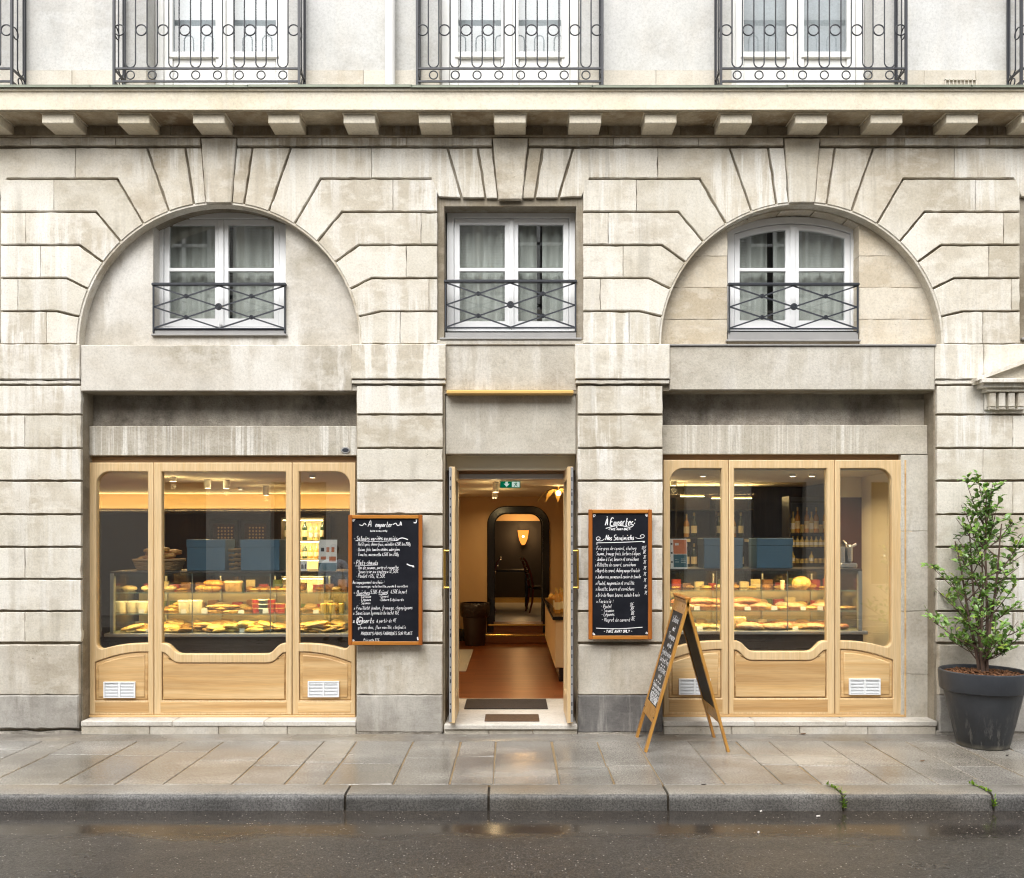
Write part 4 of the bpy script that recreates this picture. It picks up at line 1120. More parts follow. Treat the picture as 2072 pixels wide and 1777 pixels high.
# ------------------------------------------------------------------ handwriting: a small single-stroke alphabet
GL = {}
def _g(s):
    for ln in s.strip().split('\n'):
        k, d = ln.split(' ', 1)
        GL[k] = [[(int(p[0]), int(p[1])) for p in st.split()] for st in d.split('/')]
_g('''a 45 25 14 13 22 32 45 42 52
b 18 12 32 43 44 35 15
c 45 25 14 13 22 42
d 45 25 14 13 22 32 44 48 42 52
e 14 44 45 25 14 13 22 42
f 48 37 30 20/15 45
g 45 25 14 13 22 43 45 41 30 10
h 18 12/14 35 44 42
i 25 22 32/27 28
j 35 31 20 10/37 38
k 18 12/45 14 42
l 28 22 32
m 15 12/14 25 34 32/34 45 54 52
n 15 12/14 35 44 42
o 25 14 13 22 32 43 44 35 25
p 15 10/14 35 44 43 22 13
q 45 25 14 13 22 43/45 40 51
r 15 12/14 35 45
s 45 25 14 43 32 12
t 28 22 42/15 45
u 15 13 22 32 45 42
v 15 22 45
w 15 12 34 42 55
x 15 42/45 12
y 15 13 32/45 30 10
z 15 45 12 42
A 12 38 52/24 44
B 12 18 38 47 35 15/35 54 42 12
C 58 28 16 14 22 52
D 12 18 38 56 54 32 12
E 58 18 12 52/15 45
F 58 18 12/15 45
G 58 28 14 22 52 55 35
H 18 12/58 52/15 55
I 18 12
J 48 43 22 13
K 18 12/58 15 52
L 18 12 52
M 12 18 35 58 52
N 12 18 52 58
O 28 16 14 22 42 54 56 48 28
P 12 18 48 57 45 15
Q 28 16 14 22 42 54 56 48 28/43 61
R 12 18 48 57 45 15/35 52
S 58 28 16 54 42 12
T 08 68/38 32
U 18 13 22 42 53 58
V 18 32 58
W 18 22 45 52 68
Y 18 35 58/35 32
0 28 16 14 22 42 54 56 48 28
1 16 28 22
2 17 38 47 12 52
4 48 14 54/48 42
5 58 18 15 45 53 42 12
6 48 15 13 22 42 53 44 14
7 18 58 22
8 35 17 28 48 57 35 13 22 42 53 35
€ 58 28 14 22 52/05 45
- 15 45
. 22 23
, 22 11
: 23 24/26 27
' 28 17
* 27 23/06 44/46 04
& 52 17 28 37 14 22 42 54
( 38 25 32
_ 01 91''')
ACC = {'é': ('e', '26 47'), 'è': ('e', '27 46'), 'ê': ('e', '16 37 46'), 'à': ('a', '27 46'), 'â': ('a', '16 37 46'), 'ô': ('o', '16 37 46'), 'À': ('A', '19 39')}
def strokes(text, rnd):
    out = []; x = 0.0
    for ch in text:
        if ch == ' ': x += 3.2; continue
        if ch == '·': out.append([(x+1.5, 4), (x+2.1, 4.1)]); x += 3.6; continue
        if ch == '×': ch = 'x'
        extra = []
        if ch in ACC: b, a = ACC[ch]; extra = [[(int(p[0]), int(p[1])) for p in a.split()]]; ch = b
        g = GL.get(ch)
        if g is None: x += 3; continue
        w = max(p[0] for st in g for p in st)
        jy = rnd.uniform(-.3, .3); js = rnd.uniform(.92, 1.08)
        for st in g + extra: out.append([(x + p[0]*js + rnd.uniform(-.12, .12), p[1] + jy + rnd.uniform(-.12, .12)) for p in st])
        x += (w + 1.15)*js
    return out, max(x, 1)
def smooth_path(p, n=3):
    if len(p) < 3: return p
    q = []
    for i in range(len(p)-1):
        a, b, c, d = p[max(i-1, 0)], p[i], p[i+1], p[min(i+2, len(p)-1)]
        for k in range(n):
            t = k/n; t2, t3 = t*t, t*t*t
            q.append(tuple(.5*((2*b[j]) + (-a[j]+c[j])*t + (2*a[j]-5*b[j]+4*c[j]-d[j])*t2 + (-a[j]+3*b[j]-3*c[j]+d[j])*t3) for j in (0, 1)))
    q.append(p[-1]); return q
def ribbon(mb, pts, w, f):
    n = len(pts); L = []
    for i in range(n):
        a, b = pts[max(i-1, 0)], pts[min(i+1, n-1)]; dx, dz = b[0]-a[0], b[1]-a[1]; l = math.hypot(dx, dz) or 1
        L += [f(pts[i][0] - dz/l*w/2, pts[i][1] + dx/l*w/2), f(pts[i][0] + dz/l*w/2, pts[i][1] - dx/l*w/2)]
    mb.add(L, [[2*i, 2*i+1, 2*i+3, 2*i+2] for i in range(n-1)])
def write(mb, text, x0, x1, base, cap, f, w, seed=0, slant=.18, rise=0.0):
    """one line from x0 to x1 with its baseline at height base; f maps board coordinates to space"""
    rnd = random.Random(seed*131 + len(text)); st, W_ = strokes(text, rnd); k = (x1-x0)/W_; h = cap/6
    for s in st:
        p = [(x0 + q[0]*k + (q[1]-2)*h*slant, base + (q[1]-2)*h + rise*(q[0]*k)) for q in s]
        ribbon(mb, smooth_path(p), w*rnd.uniform(.85, 1.15), f)

# ------------------------------------------------------------------ wall chalkboards
def wallboard(label, l, r, t, b, lines, rules, z0x, z0y, zs, y=-.10, fr=7.5):
    x0, x1, z1, z0 = X(l, y), X(r, y), Z(t, y), Z(b, y)
    T = thing('menu_board', label, 'menu board', ((x0+x1)/2, y, z0), None)
    fw = fr/224
    MB().box(x0, x0+fw, y, y+.045, z0, z1, .004).build('frame_side', M['orange_z'], T); MB().box(x1-fw, x1, y, y+.045, z0, z1, .004).build('frame_side', M['orange_z'], T)
    MB().box(x0+fw, x1-fw, y+.001, y+.044, z1-fw, z1-.001, .004).build('frame_rail', M['orange_x'], T); MB().box(x0+fw, x1-fw, y+.001, y+.044, z0+.001, z0+fw, .004).build('frame_rail', M['orange_x'], T)
    MB().box(x0+fw-.004, x1-fw+.004, y+.015, y+.068, z0+fw-.004, z1-fw+.004).build('slate', M['slate'], T)
    mb = MB(); f = lambda a, c: (a, y+.0135, c)
    for i, ln in enumerate(lines):
        tx, a, c, bs, cap = ln[:5]; wd = ln[5]*.85 if len(ln) > 5 else .0030
        write(mb, tx, X(z0x+a*zs, y), X(z0x+c*zs, y), Z(z0y+bs*zs, y), cap*zs/224*(8+y)/8, f, wd, seed=i+int(l), rise=.006)
    for pts, wd in rules:
        ribbon(mb, smooth_path([(X(z0x+a*zs, y), Z(z0y+c*zs, y)) for a, c in pts]), wd, f)
    mb.build('lettering', M['chalk'], T)['kind'] = 'stuff'
    # two battens that hold the board off the wall
    for zz in (z0+.12, z1-.16): MB().box(x0+.12, x1-.05, y+.068, -.003, zz, zz+.04).build('batten', M['orange_x'], T)
    return T
C1 = [("A", 250, 310, 210, 85, .007), ("emporter", 350, 575, 208, 62, .007), ("take away only", 285, 508, 268, 20, .005), ("Salades variées au poids", 110, 640, 380, 52, .005), ("-", 70, 98, 395, 60),
 ("· Petits pois, chèvre frais, noisettes 6,50€ les 200g", 112, 808, 450, 40), ("· Quinoa, feta, tomates séchées, aubergines", 112, 668, 517, 38), ("· Tomates, mozzarella 6,50€ les 200g", 108, 655, 582, 38), ("...", 112, 172, 634, 20),
 ("Plats chauds", 105, 388, 692, 52, .005), ("-", 66, 95, 705, 60), ("· Dos de saumon, purée et roquette", 108, 650, 752, 42), ("· Saucisse au couteau 12,50€", 108, 655, 802, 42), ("· Poulet rôti, 12,50€", 102, 482, 862, 50), ("...", 105, 160, 892, 20),
 ("Accompagnement au choix :", 60, 468, 940, 40), ("riz sauvage, ratatouille, purée & carottes", 105, 772, 988, 30), ("Quiches", 110, 285, 1078, 48, .005), ("5,50€", 290, 378, 1066, 46), ("Friand", 400, 520, 1068, 44, .005), ("6,50€ la part", 552, 760, 1062, 44), ("-", 66, 95, 1090, 60), ("-", 375, 395, 1080, 60),
 ("· Lorraine", 152, 298, 1122, 32), ("· Canard", 402, 525, 1116, 32), ("· Légumes", 150, 298, 1160, 32), ("· Chèvre & épinards", 398, 720, 1162, 34), ("· Saumon", 146, 290, 1204, 34),
 ("× Feuilleté jambon, fromage, champignons", 75, 832, 1272, 44), ("× Saucisson lyonnais brioché 16€", 66, 662, 1338, 46), ("× Desserts", 62, 340, 1445, 62, .006), ("à partir de 4€", 368, 622, 1436, 44), ("glaces choc, flan vanille, clafoutis", 130, 748, 1520, 40), ("PRODUITS FRAIS FABRIQUES SUR PLACE", 168, 832, 1600, 36), ("Prix nets TTC.", 202, 415, 1676, 26)]
RL1 = [([(100, 386), (380, 396), (650, 382)], .004), ([(98, 712), (388, 698)], .004), ([(105, 1096), (285, 1084)], .004), ([(398, 1082), (505, 1078)], .004), ([(148, 180), (190, 190), (215, 160), (238, 185)], .006), ([(585, 178), (620, 160), (640, 190), (690, 175)], .007), ([(670, 190), (682, 140), (694, 190)], .008), ([(640, 372), (700, 350), (775, 372)], .008), ([(58, 135), (62, 118), (94, 112), (66, 138)], .006), ([(848, 152), (880, 152), (884, 108)], .010), ([(760, 685), (800, 705), (850, 712)], .010), ([(830, 720), (855, 722)], .009), ([(62, 1660), (84, 1672), (60, 1672)], .010), ([(898, 1625), (904, 1668)], .012), ([(165, 1370), (125, 1400), (130, 1465), (185, 1450), (190, 1385), (150, 1365)], .005)]
wallboard('chalk menu board of salads and hot dishes, overlapping the left shopfront', 704.5, 854.5, 1042, 1306, C1, RL1, 703.1, 1033.5, .1574)
C2 = [("À Emporter:", 240, 630, 240, 92, .009), ("-TAKE AWAY ONLY-", 280, 582, 305, 24, .0055), ("Nos Sandwichs", 248, 618, 430, 62, .0075),
 ("· Foie gras de canard, chutney", 108, 648, 560, 46), ("12€", 715, 776, 550, 40), ("· Saumon, fromage frais, tartare d'algues", 112, 702, 628, 46), ("8€", 735, 772, 604, 40), ("· Jambon à l'os, beurre et cornichons", 116, 678, 700, 46), ("7€", 735, 772, 674, 40), ("× Rillettes de canard, cornichons", 116, 642, 772, 46), ("7€", 735, 774, 738, 40), ("× Magret de canard, chutney mangue & salade", 120, 694, 846, 46), ("7€", 737, 776, 812, 40),
 ("× Jambon cru, parmesan & caviar de tomate", 120, 706, 926, 46), ("7€", 738, 776, 890, 40), ("× Poulet, mayonnaise et crudités", 122, 622, 1008, 46), ("7€", 740, 776, 970, 40), ("× Rosette, beurre et cornichons", 122, 622, 1084, 46), ("7€", 748, 784, 1054, 40), ("× Brie de Meaux, beurre, salade & noix", 124, 692, 1162, 46), ("7€", 750, 788, 1130, 40),
 ("× Focaccia :", 130, 352, 1242, 46), ("- Poulet", 190, 328, 1308, 44), ("8€", 565, 615, 1284, 44), ("- Saumon", 192, 360, 1360, 44), ("8€", 572, 622, 1338, 44), ("- Légumes", 195, 366, 1410, 44), ("8€", 578, 624, 1396, 44), ("- Magret de canard", 198, 568, 1482, 46), ("8€", 582, 632, 1464, 48), ("- TAKE AWAY ONLY -", 225, 596, 1626, 34, .0055)]
RL2 = [([(255, 282), (420, 242), (560, 268), (612, 240), (590, 228)], .007), ([(135, 468), (450, 462), (755, 448)], .006), ([(130, 484), (148, 482)], .006), ([(732, 460), (758, 458)], .008), ([(238, 415), (205, 440), (150, 440), (132, 410), (155, 390), (182, 402), (175, 425), (150, 420)], .005), ([(638, 400), (680, 412), (740, 400), (750, 372), (725, 362), (700, 378), (712, 398)], .005), ([(130, 1568), (420, 1576), (728, 1556)], .006),
 ([(92, 108), (122, 108), (100, 136), (92, 108)], .005), ([(762, 102), (786, 100), (786, 126), (762, 102)], .008), ([(90, 1625), (92, 1650), (115, 1652), (90, 1625)], .006), ([(770, 1640), (782, 1618), (794, 1640), (770, 1640)], .006)]
wallboard('chalk menu board of sandwiches hung on the pier right of the doorway', 1191, 1319.5, 1031, 1294.5, C2, RL2, 1186, 1025, .1572, fr=7.8)

# ------------------------------------------------------------------ folding pavement easel
EA = thing('pavement_easel', 'folding wooden A-frame chalkboard standing on the wet pavement by the right shopfront', 'easel board', (1.455, -.365, 0))
yA, yB2 = -.645, -.085
ridge = Vector((1.463, 0, 1.272)); footL, footR = Vector((1.10, 0, .004)), Vector((1.812, 0, .004))
def easel_panel(foot, side):
    d = (ridge - foot); Lg = d.length; d.normalize(); nrm = Vector((-d.z, 0, d.x)) * side     # outward normal
    if (nrm.x > 0) == (side < 0): nrm = -nrm
    def P(t, y, n=0): return foot + d*(t*Lg) + Vector((0, y, 0)) + nrm*n
    lw, th = .045, .022
    off = -.012
    for yy in (yA, yB2 - lw):
        c = P(.5, yy + lw/2, off)
        mb = MB(); mb.obox(c, Vector((0, lw/2, 0)), d*(Lg/2), nrm*(th/2)); mb.build('leg', M['easel'], EA)
    for t0, t1 in ((.90, .995), (.185, .275)):
        c = P((t0+t1)/2, (yA+yB2)/2, off+.001)
        mb = MB(); mb.obox(c, Vector((0, (yB2-yA)/2-lw-.0005, 0)), d*(Lg*(t1-t0)/2), nrm*(th/2-.001)); mb.build('cross_rail', M['easel'], EA)
    c = P((.275+.90)/2, (yA+yB2)/2, off)
    mb = MB(); mb.obox(c, Vector((0, (yB2-yA)/2-lw+.004, 0)), d*(Lg*.625/2+.004), nrm*.004); mb.build('slate', M['slate_easel'], EA)
    for yy in (yA+.02, yB2-.02):
        mb = MB(); mb.obox(P(.22, yy, off+th/2+.001), Vector((0, .006, 0)), d*.006, nrm*.003); mb.build('bolt', M['iron'], EA)
    return P, Lg, d, nrm, off
P_, Lg, d_, n_, off_ = easel_panel(footL, -1)
mb = MB()
wy = yB2 - yA - .09
def fe(a, c): return tuple(P_(c/Lg, yB2 - .045 - a, off_+.0055))
ET = [("Le Bistrot", .83, .10, .36, .05), ("est", .775, .20, .32, .04), ("Terrasse", .715, .11, .40, .055), ("au fond", .665, .18, .36, .045), ("Y'a de la cuisine", .605, .03, .45, .05), ("Carte et Vins", .555, .04, .44, .05), ("* * *", .525, .14, .34, .025), ("PLATS FRAIS", .49, .08, .42, .035), ("VINS", .445, .16, .32, .035), ("* * *", .415, .13, .36, .025), ("Produits fermiers", .385, .05, .44, .035), ("Service continu", .357, .06, .42, .035), ("* * *", .337, .15, .34, .02), ("PETITS PLATS", .32, .06, .44, .028), ("FAITS MAISON", .303, .06, .42, .026), ("TOUS LES JOURS", .286, .08, .40, .024)]
for i, (tx, t, a, b, cap) in enumerate(ET): write(mb, tx, a, b, t*Lg, cap, fe, .0075, seed=i+90, slant=.1)
mb.build('lettering', M['chalk'], EA)['kind'] = 'stuff'
easel_panel(footR, 1)
MB().box(ridge.x-.024, ridge.x+.024, yA, yB2, 1.268, 1.286, .005).build('hinge_cap', M['orange_x'], EA)

# ------------------------------------------------------------------ potted shrub
PX0, PY0 = 4.04, -.40
def potmat():
    t = NT('charcoal_pot'); n = t.noise(5, 5); c = t.ramp(n, [(.3, (.026,.029,.036)), (.7, (.040,.045,.054))])
    s = t.noise(1, 4, vec=t.map((9, 9, 1.6), (1,2,3)), rough=.7); z = t.sep()[2]
    lowz = t.ramp(z, [(.10, 1.0), (.34, 0.0)])
    k = t.math('MULTIPLY', t.ramp(s, [(.46, 0.0), (.56, .9)]), lowz); c = t.mix(k, c, (.018,.020,.024))
    s2 = t.noise(1, 5, vec=t.map((22, 22, 2.5), (6,2,9)), rough=.75); c = t.mix(t.math('MULTIPLY', t.ramp(s2, [(.52, 0.0), (.62, .7)]), lowz), c, (.17,.17,.165))
    base = t.ramp(z, [(.015, .85), (.05, 0.0)]); c = t.mix(t.math('MULTIPLY', base, t.ramp(t.noise(9, 4), [(.35, .3), (.6, 1.0)])), c, (.24,.225,.18))
    t.col(c); t.rough(t.ramp(s, [(.45, .55), (.65, .3)])); t.bump(t.noise(40, 3), .001); return t.m
M['pot'] = potmat()
POT = thing('plant_pot', 'large charcoal flower pot with a flared rim standing by the right-hand wall', 'flower pot', (PX0, PY0, 0))
mb = MB()
prof = [(.0, .004), (.205, .004), (.214, .012), (.318, .455), (.322, .47), (.348, .482), (.352, .49), (.362, .63), (.360, .644), (.350, .650), (.335, .646), (.328, .62), (.322, .58), (0, .575)]
mb.lathe([(r_*.965, z_) for r_, z_ in prof], 56, (PX0, PY0, 0)); mb.build('pot_body', M['pot'], POT, smooth=35)
bk = MB(); rr = random.Random(9)
bk.lathe([(0, .60), (.314, .598)], 30, (PX0, PY0, 0))
for i in range(620):
    a, q = rr.random()*2*PI, .306*math.sqrt(rr.random()); c = Vector((PX0+q*math.cos(a), PY0+q*math.sin(a), .605 + .03*(1-q/.33) + rr.uniform(0, .014)))
    e = Matrix.Rotation(rr.random()*6.3, 3, 'Z') @ Matrix.Rotation(rr.uniform(-.6, .6), 3, 'X') @ Matrix.Rotation(rr.uniform(-.5, .5), 3, 'Y')
    bk.obox(c, e @ Vector((rr.uniform(.008, .022), 0, 0)), e @ Vector((0, rr.uniform(.005, .011), 0)), e @ Vector((0, 0, .003)))
def barkm():
    t = NT('bark_chips'); n = t.noise(38, 2); t.col(t.ramp(n, [(.3, (.05,.022,.012)), (.5, (.16,.07,.03)), (.7, (.28,.13,.06))])); t.rough(.9); return t.m
M['bark'] = barkm()
o = bk.build('bark_mulch', M['bark'], POT); o['kind'] = 'stuff'
SH = thing('camellia_shrub', 'upright glossy green shrub growing in the charcoal pot', 'shrub', (PX0, PY0, .6))
M['twig'] = simple('grey_brown_bark', (.13,.085,.065), .85, var=.3, scale=30)
def leafm(name, c, c2):
    t = NT(name); t.col(t.mix(t.noise(9, 2), c, c2)); t.rough(.28); t.set('Specular IOR Level', .6)
    t.set('Transmission Weight', .0); t.set('Subsurface Weight', .0); return t.m
LM = [leafm('leaf_green', (.13,.26,.04), (.22,.38,.07)), leafm('leaf_dark', (.085,.18,.035), (.13,.25,.05)), leafm('leaf_yellow_green', (.22,.33,.04), (.33,.42,.06))]
tr = MB(); lf = MB(); rr = random.Random(21)
def leaf(p, d, size):
    d = d.normalized(); up = Vector((rr.uniform(-.4,.4), rr.uniform(-.7,.1), 1)).normalized()
    sd = d.cross(up); 
    if sd.length < .05: sd = d.cross(Vector((1, 0, 0)))
    sd.normalize(); nn = sd.cross(d).normalized()
    L, w = size, size*.29
    a = [p, p + d*L*.3 + sd*w*.85 + nn*w*.35, p + d*L*.65 + sd*w*.8 + nn*w*.3 - Vector((0,0,L*.03)), p + d*L - Vector((0,0,L*.16)), p + d*L*.65 - sd*w*.8 + nn*w*.3 - Vector((0,0,L*.03)), p + d*L*.3 - sd*w*.85 + nn*w*.35, p + d*L*.3, p + d*L*.65 - Vector((0,0,L*.02))]
    r_ = rr.random(); lf.mi = 2 if r_ < .09 else (1 if r_ < .38 else 0)
    lf.add(a, [(0,1,6),(0,6,5),(1,2,7,6),(6,7,4,5),(2,3,7),(7,3,4)])
def env(h):      # crown radius over its height 0..1
    return .43*math.sin(min(1, (h+.07)/.27)*PI/2)*(1 - max(0, h-.2)/.86)**.80 + .02
ZB, ZT = .80, 2.29
stems = []
for k in range(5):
    a = k*1.26 + .4; b0 = Vector((PX0+.035*math.cos(a), PY0+.035*math.sin(a), .59))
    tip = [2.22, 1.85, 1.75, 1.65, 1.9][k]; sp = [.01, .17, .19, .18, .12][k]
    pts = [b0 + Vector((sp*t**1.3*math.cos(a) + .012*math.sin(t*7+k), sp*t**1.3*math.sin(a) + .012*math.cos(t*6+k), (tip-.59)*t)) for t in [i/9 for i in range(10)]]
    tr.tube(pts, [.015*(1-.82*i/9) + .002 for i in range(10)], 7); stems.append(pts)
boughs = []
for i in range(46):                     # boughs spiral up the shrub, each with a spray of twigs
    h = (i+.5)/46; h = h**1.12 if i > 3 else h; a = i*2.4 + rr.uniform(-.5, .5); boughs.append((h, a, rr.uniform(.72, 1.22)))
for (h, a0, rk) in boughs:
    z = ZB + (ZT-ZB)*h; st = stems[0] if h > .72 else rr.choice(stems); j = min(8, max(1, int((z-.20-.59)/(st[-1].z-.59)*9))); b0 = st[j]
    q = env(h)*rk; q = min(q, .38 if math.sin(a0) > 0 else .52)
    tip = Vector((PX0+q*math.cos(a0), PY0+q*math.sin(a0), z + .04)); tr.tube([b0, (b0+tip)/2 + Vector((0,0,-.03)), tip], [.006, .0045, .002], 5, cap=False)
    for k in range(rr.randint(5, 8)):
        t = rr.uniform(.35, 1.0); s0 = b0 + (tip-b0)*t - Vector((0, 0, .03*4*t*(1-t)))
        e = s0 + Vector((rr.gauss(0, .075), rr.gauss(0, .075), rr.uniform(.0, .13)))
        tr.tube([s0, (s0+e)/2 + Vector((0, 0, .008)), e], [.003, .002, .0012], 4, cap=False)
        for m in range(rr.randint(5, 8)):
            u = (m+.6)/7; u = min(u, 1); leaf(s0 + (e-s0)*u, (e-s0).normalized()*.5 + Vector((rr.gauss(0, .6), rr.gauss(0, .6), rr.uniform(-.2, .7))), rr.uniform(.042, .074))
for k in range(10): leaf(stems[0][-1], Vector((rr.gauss(0,.6), rr.gauss(0,.6), .9)), .05)
tr.build('stems', M['twig'], SH, smooth=60)
lf.build('foliage', LM, SH)

# ------------------------------------------------------------------ weeds in the kerb joints, litter on the ground
M['weed'] = simple('bright_weed', (.24,.40,.03), .5, var=.3, scale=40)
for xw, lab in ((X(1706.6, YK1), 'bright green weed sprouting from the kerb joint nearer the easel'), (X(2010.6, YK1), 'bright green weed sprouting from the kerb joint below the plant pot')):
    mb = MB(); rw = random.Random(int(xw*10))
    for i in range(54):
        t = rw.random(); 
        if t < .6: p = Vector((xw + rw.uniform(-.012, .012) - .03*(t/.6), YK1+.02 + .24*(t/.6), .004))
        else: p = Vector((xw + rw.uniform(-.01, .01), YK1 - .008, -.01 - .085*((t-.6)/.4)))
        dd = Vector((rw.gauss(0, .7), rw.uniform(-1, .2), rw.uniform(.2, 1))).normalized(); s_ = Vector((-dd.y, dd.x, 0)).normalized()
        L = rw.uniform(.018, .042)
        mb.add([p - s_*.004, p + s_*.004, p + dd*L*.6 + s_*.007, p + dd*L, p + dd*L*.6 - s_*.007], [(0,1,2,3,4)])
    o = mb.build('kerb_weed', M['weed']); tag(o, lab, 'weed')
M['litter'] = simple('dead_leaf', (.14,.07,.03), .8, var=.3); M['paper_bit'] = simple('pale_scrap', (.55,.52,.48), .8); M['ash'] = simple('dark_twig', (.03,.025,.02), .8)
def scrap(x, y, z, L, w, m, lab, nm, rot):
    mb = MB(); c, s = math.cos(rot), math.sin(rot); vs = []
    for (a, b, h) in ((-L, 0, .002), (-L*.3, -w, .008), (L*.4, -w*.8, .003), (L, 0, .010), (L*.3, w, .004), (-L*.4, w*.9, .007)):
        vs.append((x + a*c - b*s, y + a*s + b*c, z + h))
    vs += [(v[0], v[1], v[2]-.0015) for v in vs]
    n = 6; fs = [list(range(n)), list(range(2*n-1, n-1, -1))] + [[i, (i+1) % n, n+(i+1) % n, n+i][::-1] for i in range(n)]
    o = mb.add(vs, fs).build(nm, m); tag(o, lab, nm.replace('_', ' ')); return o
def at(u, v, z=0):   # ground point seen at survey position
    d = (EYE - z)*1792/(v-1084); return ((u-1036)/1792*d, d-8)
for (u, v, z, L, w, m, lab, nm, r_) in (
    (1625, 1486, .012, .035, .012, 'litter', 'curled brown leaf at the foot of the right shopfront', 'dead_leaf', .3),
    (1424, 1589, .002, .02, .004, 'ash', 'short dark twig lying near the kerb edge left of the weeds', 'twig', -.4),
    (2038, 1530, .002, .022, .005, 'ash', 'short dark twig on the slabs beside the plant pot', 'twig', .5),
    (1866, 1541, .002, .022, .006, 'litter', 'narrow brown leaf on the pavement left of the plant pot', 'dead_leaf', 0),
    (1656, 1653, ZR, .018, .012, 'paper_bit', 'pale scrap in the gutter, the larger one right of centre', 'paper_scrap', .5),
    (1540, 1643, ZR, .014, .009, 'paper_bit', 'pale scrap in the gutter, the small one below the easel', 'paper_scrap', .9),
    (1736, 1640, ZR, .012, .008, 'paper_bit', 'pale scrap in the gutter beside the first weed', 'paper_scrap', .2),
    (1535, 1686, ZR, .012, .009, 'paper_bit', 'tiny pale scrap lying on the asphalt below the easel', 'paper_scrap', 1.2),
    (551, 1483, .012, .012, .008, 'paper_bit', 'tiny pale scrap at the foot of the left shopfront', 'paper_scrap', .8)):
    gx, gy = at(u, v, z); scrap(gx, gy, z+.001, L, w, M[m], lab, nm, r_)
# ------------------------------------------------------------------ lamps of the shop
WARM = (1.0, .70, .36)
M['lamp_white'] = simple('white_lamp_body', (.82,.80,.76), .4)
M['lamp_glow'] = emit('lamp_lens', (1.0, .82, .55), 14)
M['strip_glow'] = emit('strip_lens', (1.0, .80, .42), 9)
def area_light(parent, loc, sx, sy, power, rot=(0,0,0), col=WARM, spread=180):
    d = bpy.data.lights.new('lamp_light', 'AREA'); d.shape = 'RECTANGLE'; d.size = sx; d.size_y = sy; d.energy = power; d.color = col; d.spread = R(spread)
    o = bpy.data.objects.new('lamp_light', d); COL.objects.link(o); o.parent = parent; o.location = loc; o.rotation_euler = rot; return o
def downlight(x, y, drop, lab, power=9, rad=.035):
    power *= .8
    T = thing('ceiling_spotlight', lab, 'spotlight', (x, y, CZ), 'ceiling spotlights')
    mb = MB(); z = CZ - drop
    mb.lathe([(0, CZ-.001), (rad, CZ-.001), (rad, z), (rad*.82, z), (rad*.8, z+.012)], 18, (x, y, 0)); mb.build('housing', M['lamp_white'], T, smooth=35)
    MB().lathe([(0, z+.009), (rad*.8, z+.009)], 18, (x, y, 0)).build('lens', M['lamp_glow'], T)
    if power: area_light(T, (0, 0, -drop-.006), rad*1.6, rad*1.6, power, spread=150)
    if drop > .04:
        d = bpy.data.lights.new('lamp_glow', 'POINT'); d.energy = 1.6; d.color = (1, .74, .36); d.shadow_soft_size = .03
        o = bpy.data.objects.new('lamp_glow', d); COL.objects.link(o); o.parent = T; o.location = (0, 0, -drop-.05)
for (u, v, y, drop, p, lab) in (
    (350, 989, 1.5, .05, 9, 'short white ceiling spotlight behind the middle pane of the left shopfront, leftmost'),
    (420, 993, 1.9, .10, 9, 'white tube ceiling spotlight above the first blue box in the left shopfront'),
    (458, 991, 2.0, .10, 0, 'white tube ceiling spotlight between the two blue boxes in the left shopfront'),
    (538, 1008, 3.2, .12, 9, 'long white tube ceiling spotlight above the second blue box in the left shopfront'),
    (487, 1003, 3.6, .03, 9, 'flat ceiling spotlight deep in the left shop room'),
    (632, 975, 1.2, .03, 7, 'flat ceiling spotlight behind the narrow right pane of the left shopfront'),
    (1003, 999, 2.4, .12, 2, 'white tube ceiling spotlight left of the green sign, nearest the door'),
    (1001, 1015, 4.0, .12, 2.5, 'white tube ceiling spotlight left of the green sign, the second one in'),
    (1003, 1030, 5.6, .03, 3, 'small ceiling spotlight close to the arched passage'),
    (1422, 970, 1.0, .03, 6, 'flat ceiling spotlight behind the left pane of the right shopfront'),
    (1604, 969, 1.0, .03, 6, 'flat ceiling spotlight in the middle pane of the right shopfront, left of two'),
    (1643, 969, 1.0, .03, 6, 'flat ceiling spotlight in the middle pane of the right shopfront, right of two'),
    (1364, 999, 2.3, .05, 6, 'small ceiling spotlight above the price poster in the right shopfront')):
    downlight(X(u, y), y, drop, lab, p)
for (u0, u1, v, y, lab) in ((1377, 1425, 1004, 2.6, 'short glowing linear lamp in the right shop room'), (1440, 1521, 1008, 2.9, 'long glowing linear lamp over the wine shelf')):
    x0, x1, z = X(u0, y), X(u1, y), Z(v, y)
    T = thing('linear_lamp', lab, 'lamp', ((x0+x1)/2, y, z), 'linear lamps')
    MB().box(x0, x1, y-.015, y+.015, z, z+.02, .003).build('housing', M['gold'], T); MB().box(x0+.003, x1-.003, y-.016, y+.012, z-.008, z-.0005).build('tube', M['strip_glow'], T)
    for xx in (x0+.05, x1-.05): MB().tube([(xx, y, z+.02), (xx, y, CZ)], .002, 5).build('suspension_wire', M['iron'], T)

def cove(lab, x0, x1, y, z, power):
    T = thing('cove_lamp', lab, 'lamp', ((x0+x1)/2, y, z), 'cove lamps')
    MB().box(x0, x1, y-.05, y, z-.03, z, .004).build('housing', M['dark_wood'], T); MB().box(x0+.01, x1-.01, y-.04, y-.012, z+.0005, z+.008).build('tube', M['strip_glow'], T)
    area_light(T, (0, -.03, .012), x1-x0-.05, .03, power, rot=(R(235), 0, 0), col=(1.0, .66, .27))
    MB().box(x0, x1, y-.056, y-.0505, z-.03, z+.011, .002).build('lip', M['dark_wood'], T)
cove('warm cove lamp along the top of the dark panelling in the left room', -6.9, -1.05, YB-.92, 2.16, 26)
cove('added warm cove lamp above the wine shelf in the right room', 1.5, 3.05, 3.10, 2.30, 9)  # no fixture known here, added to warm the ceiling of the right room

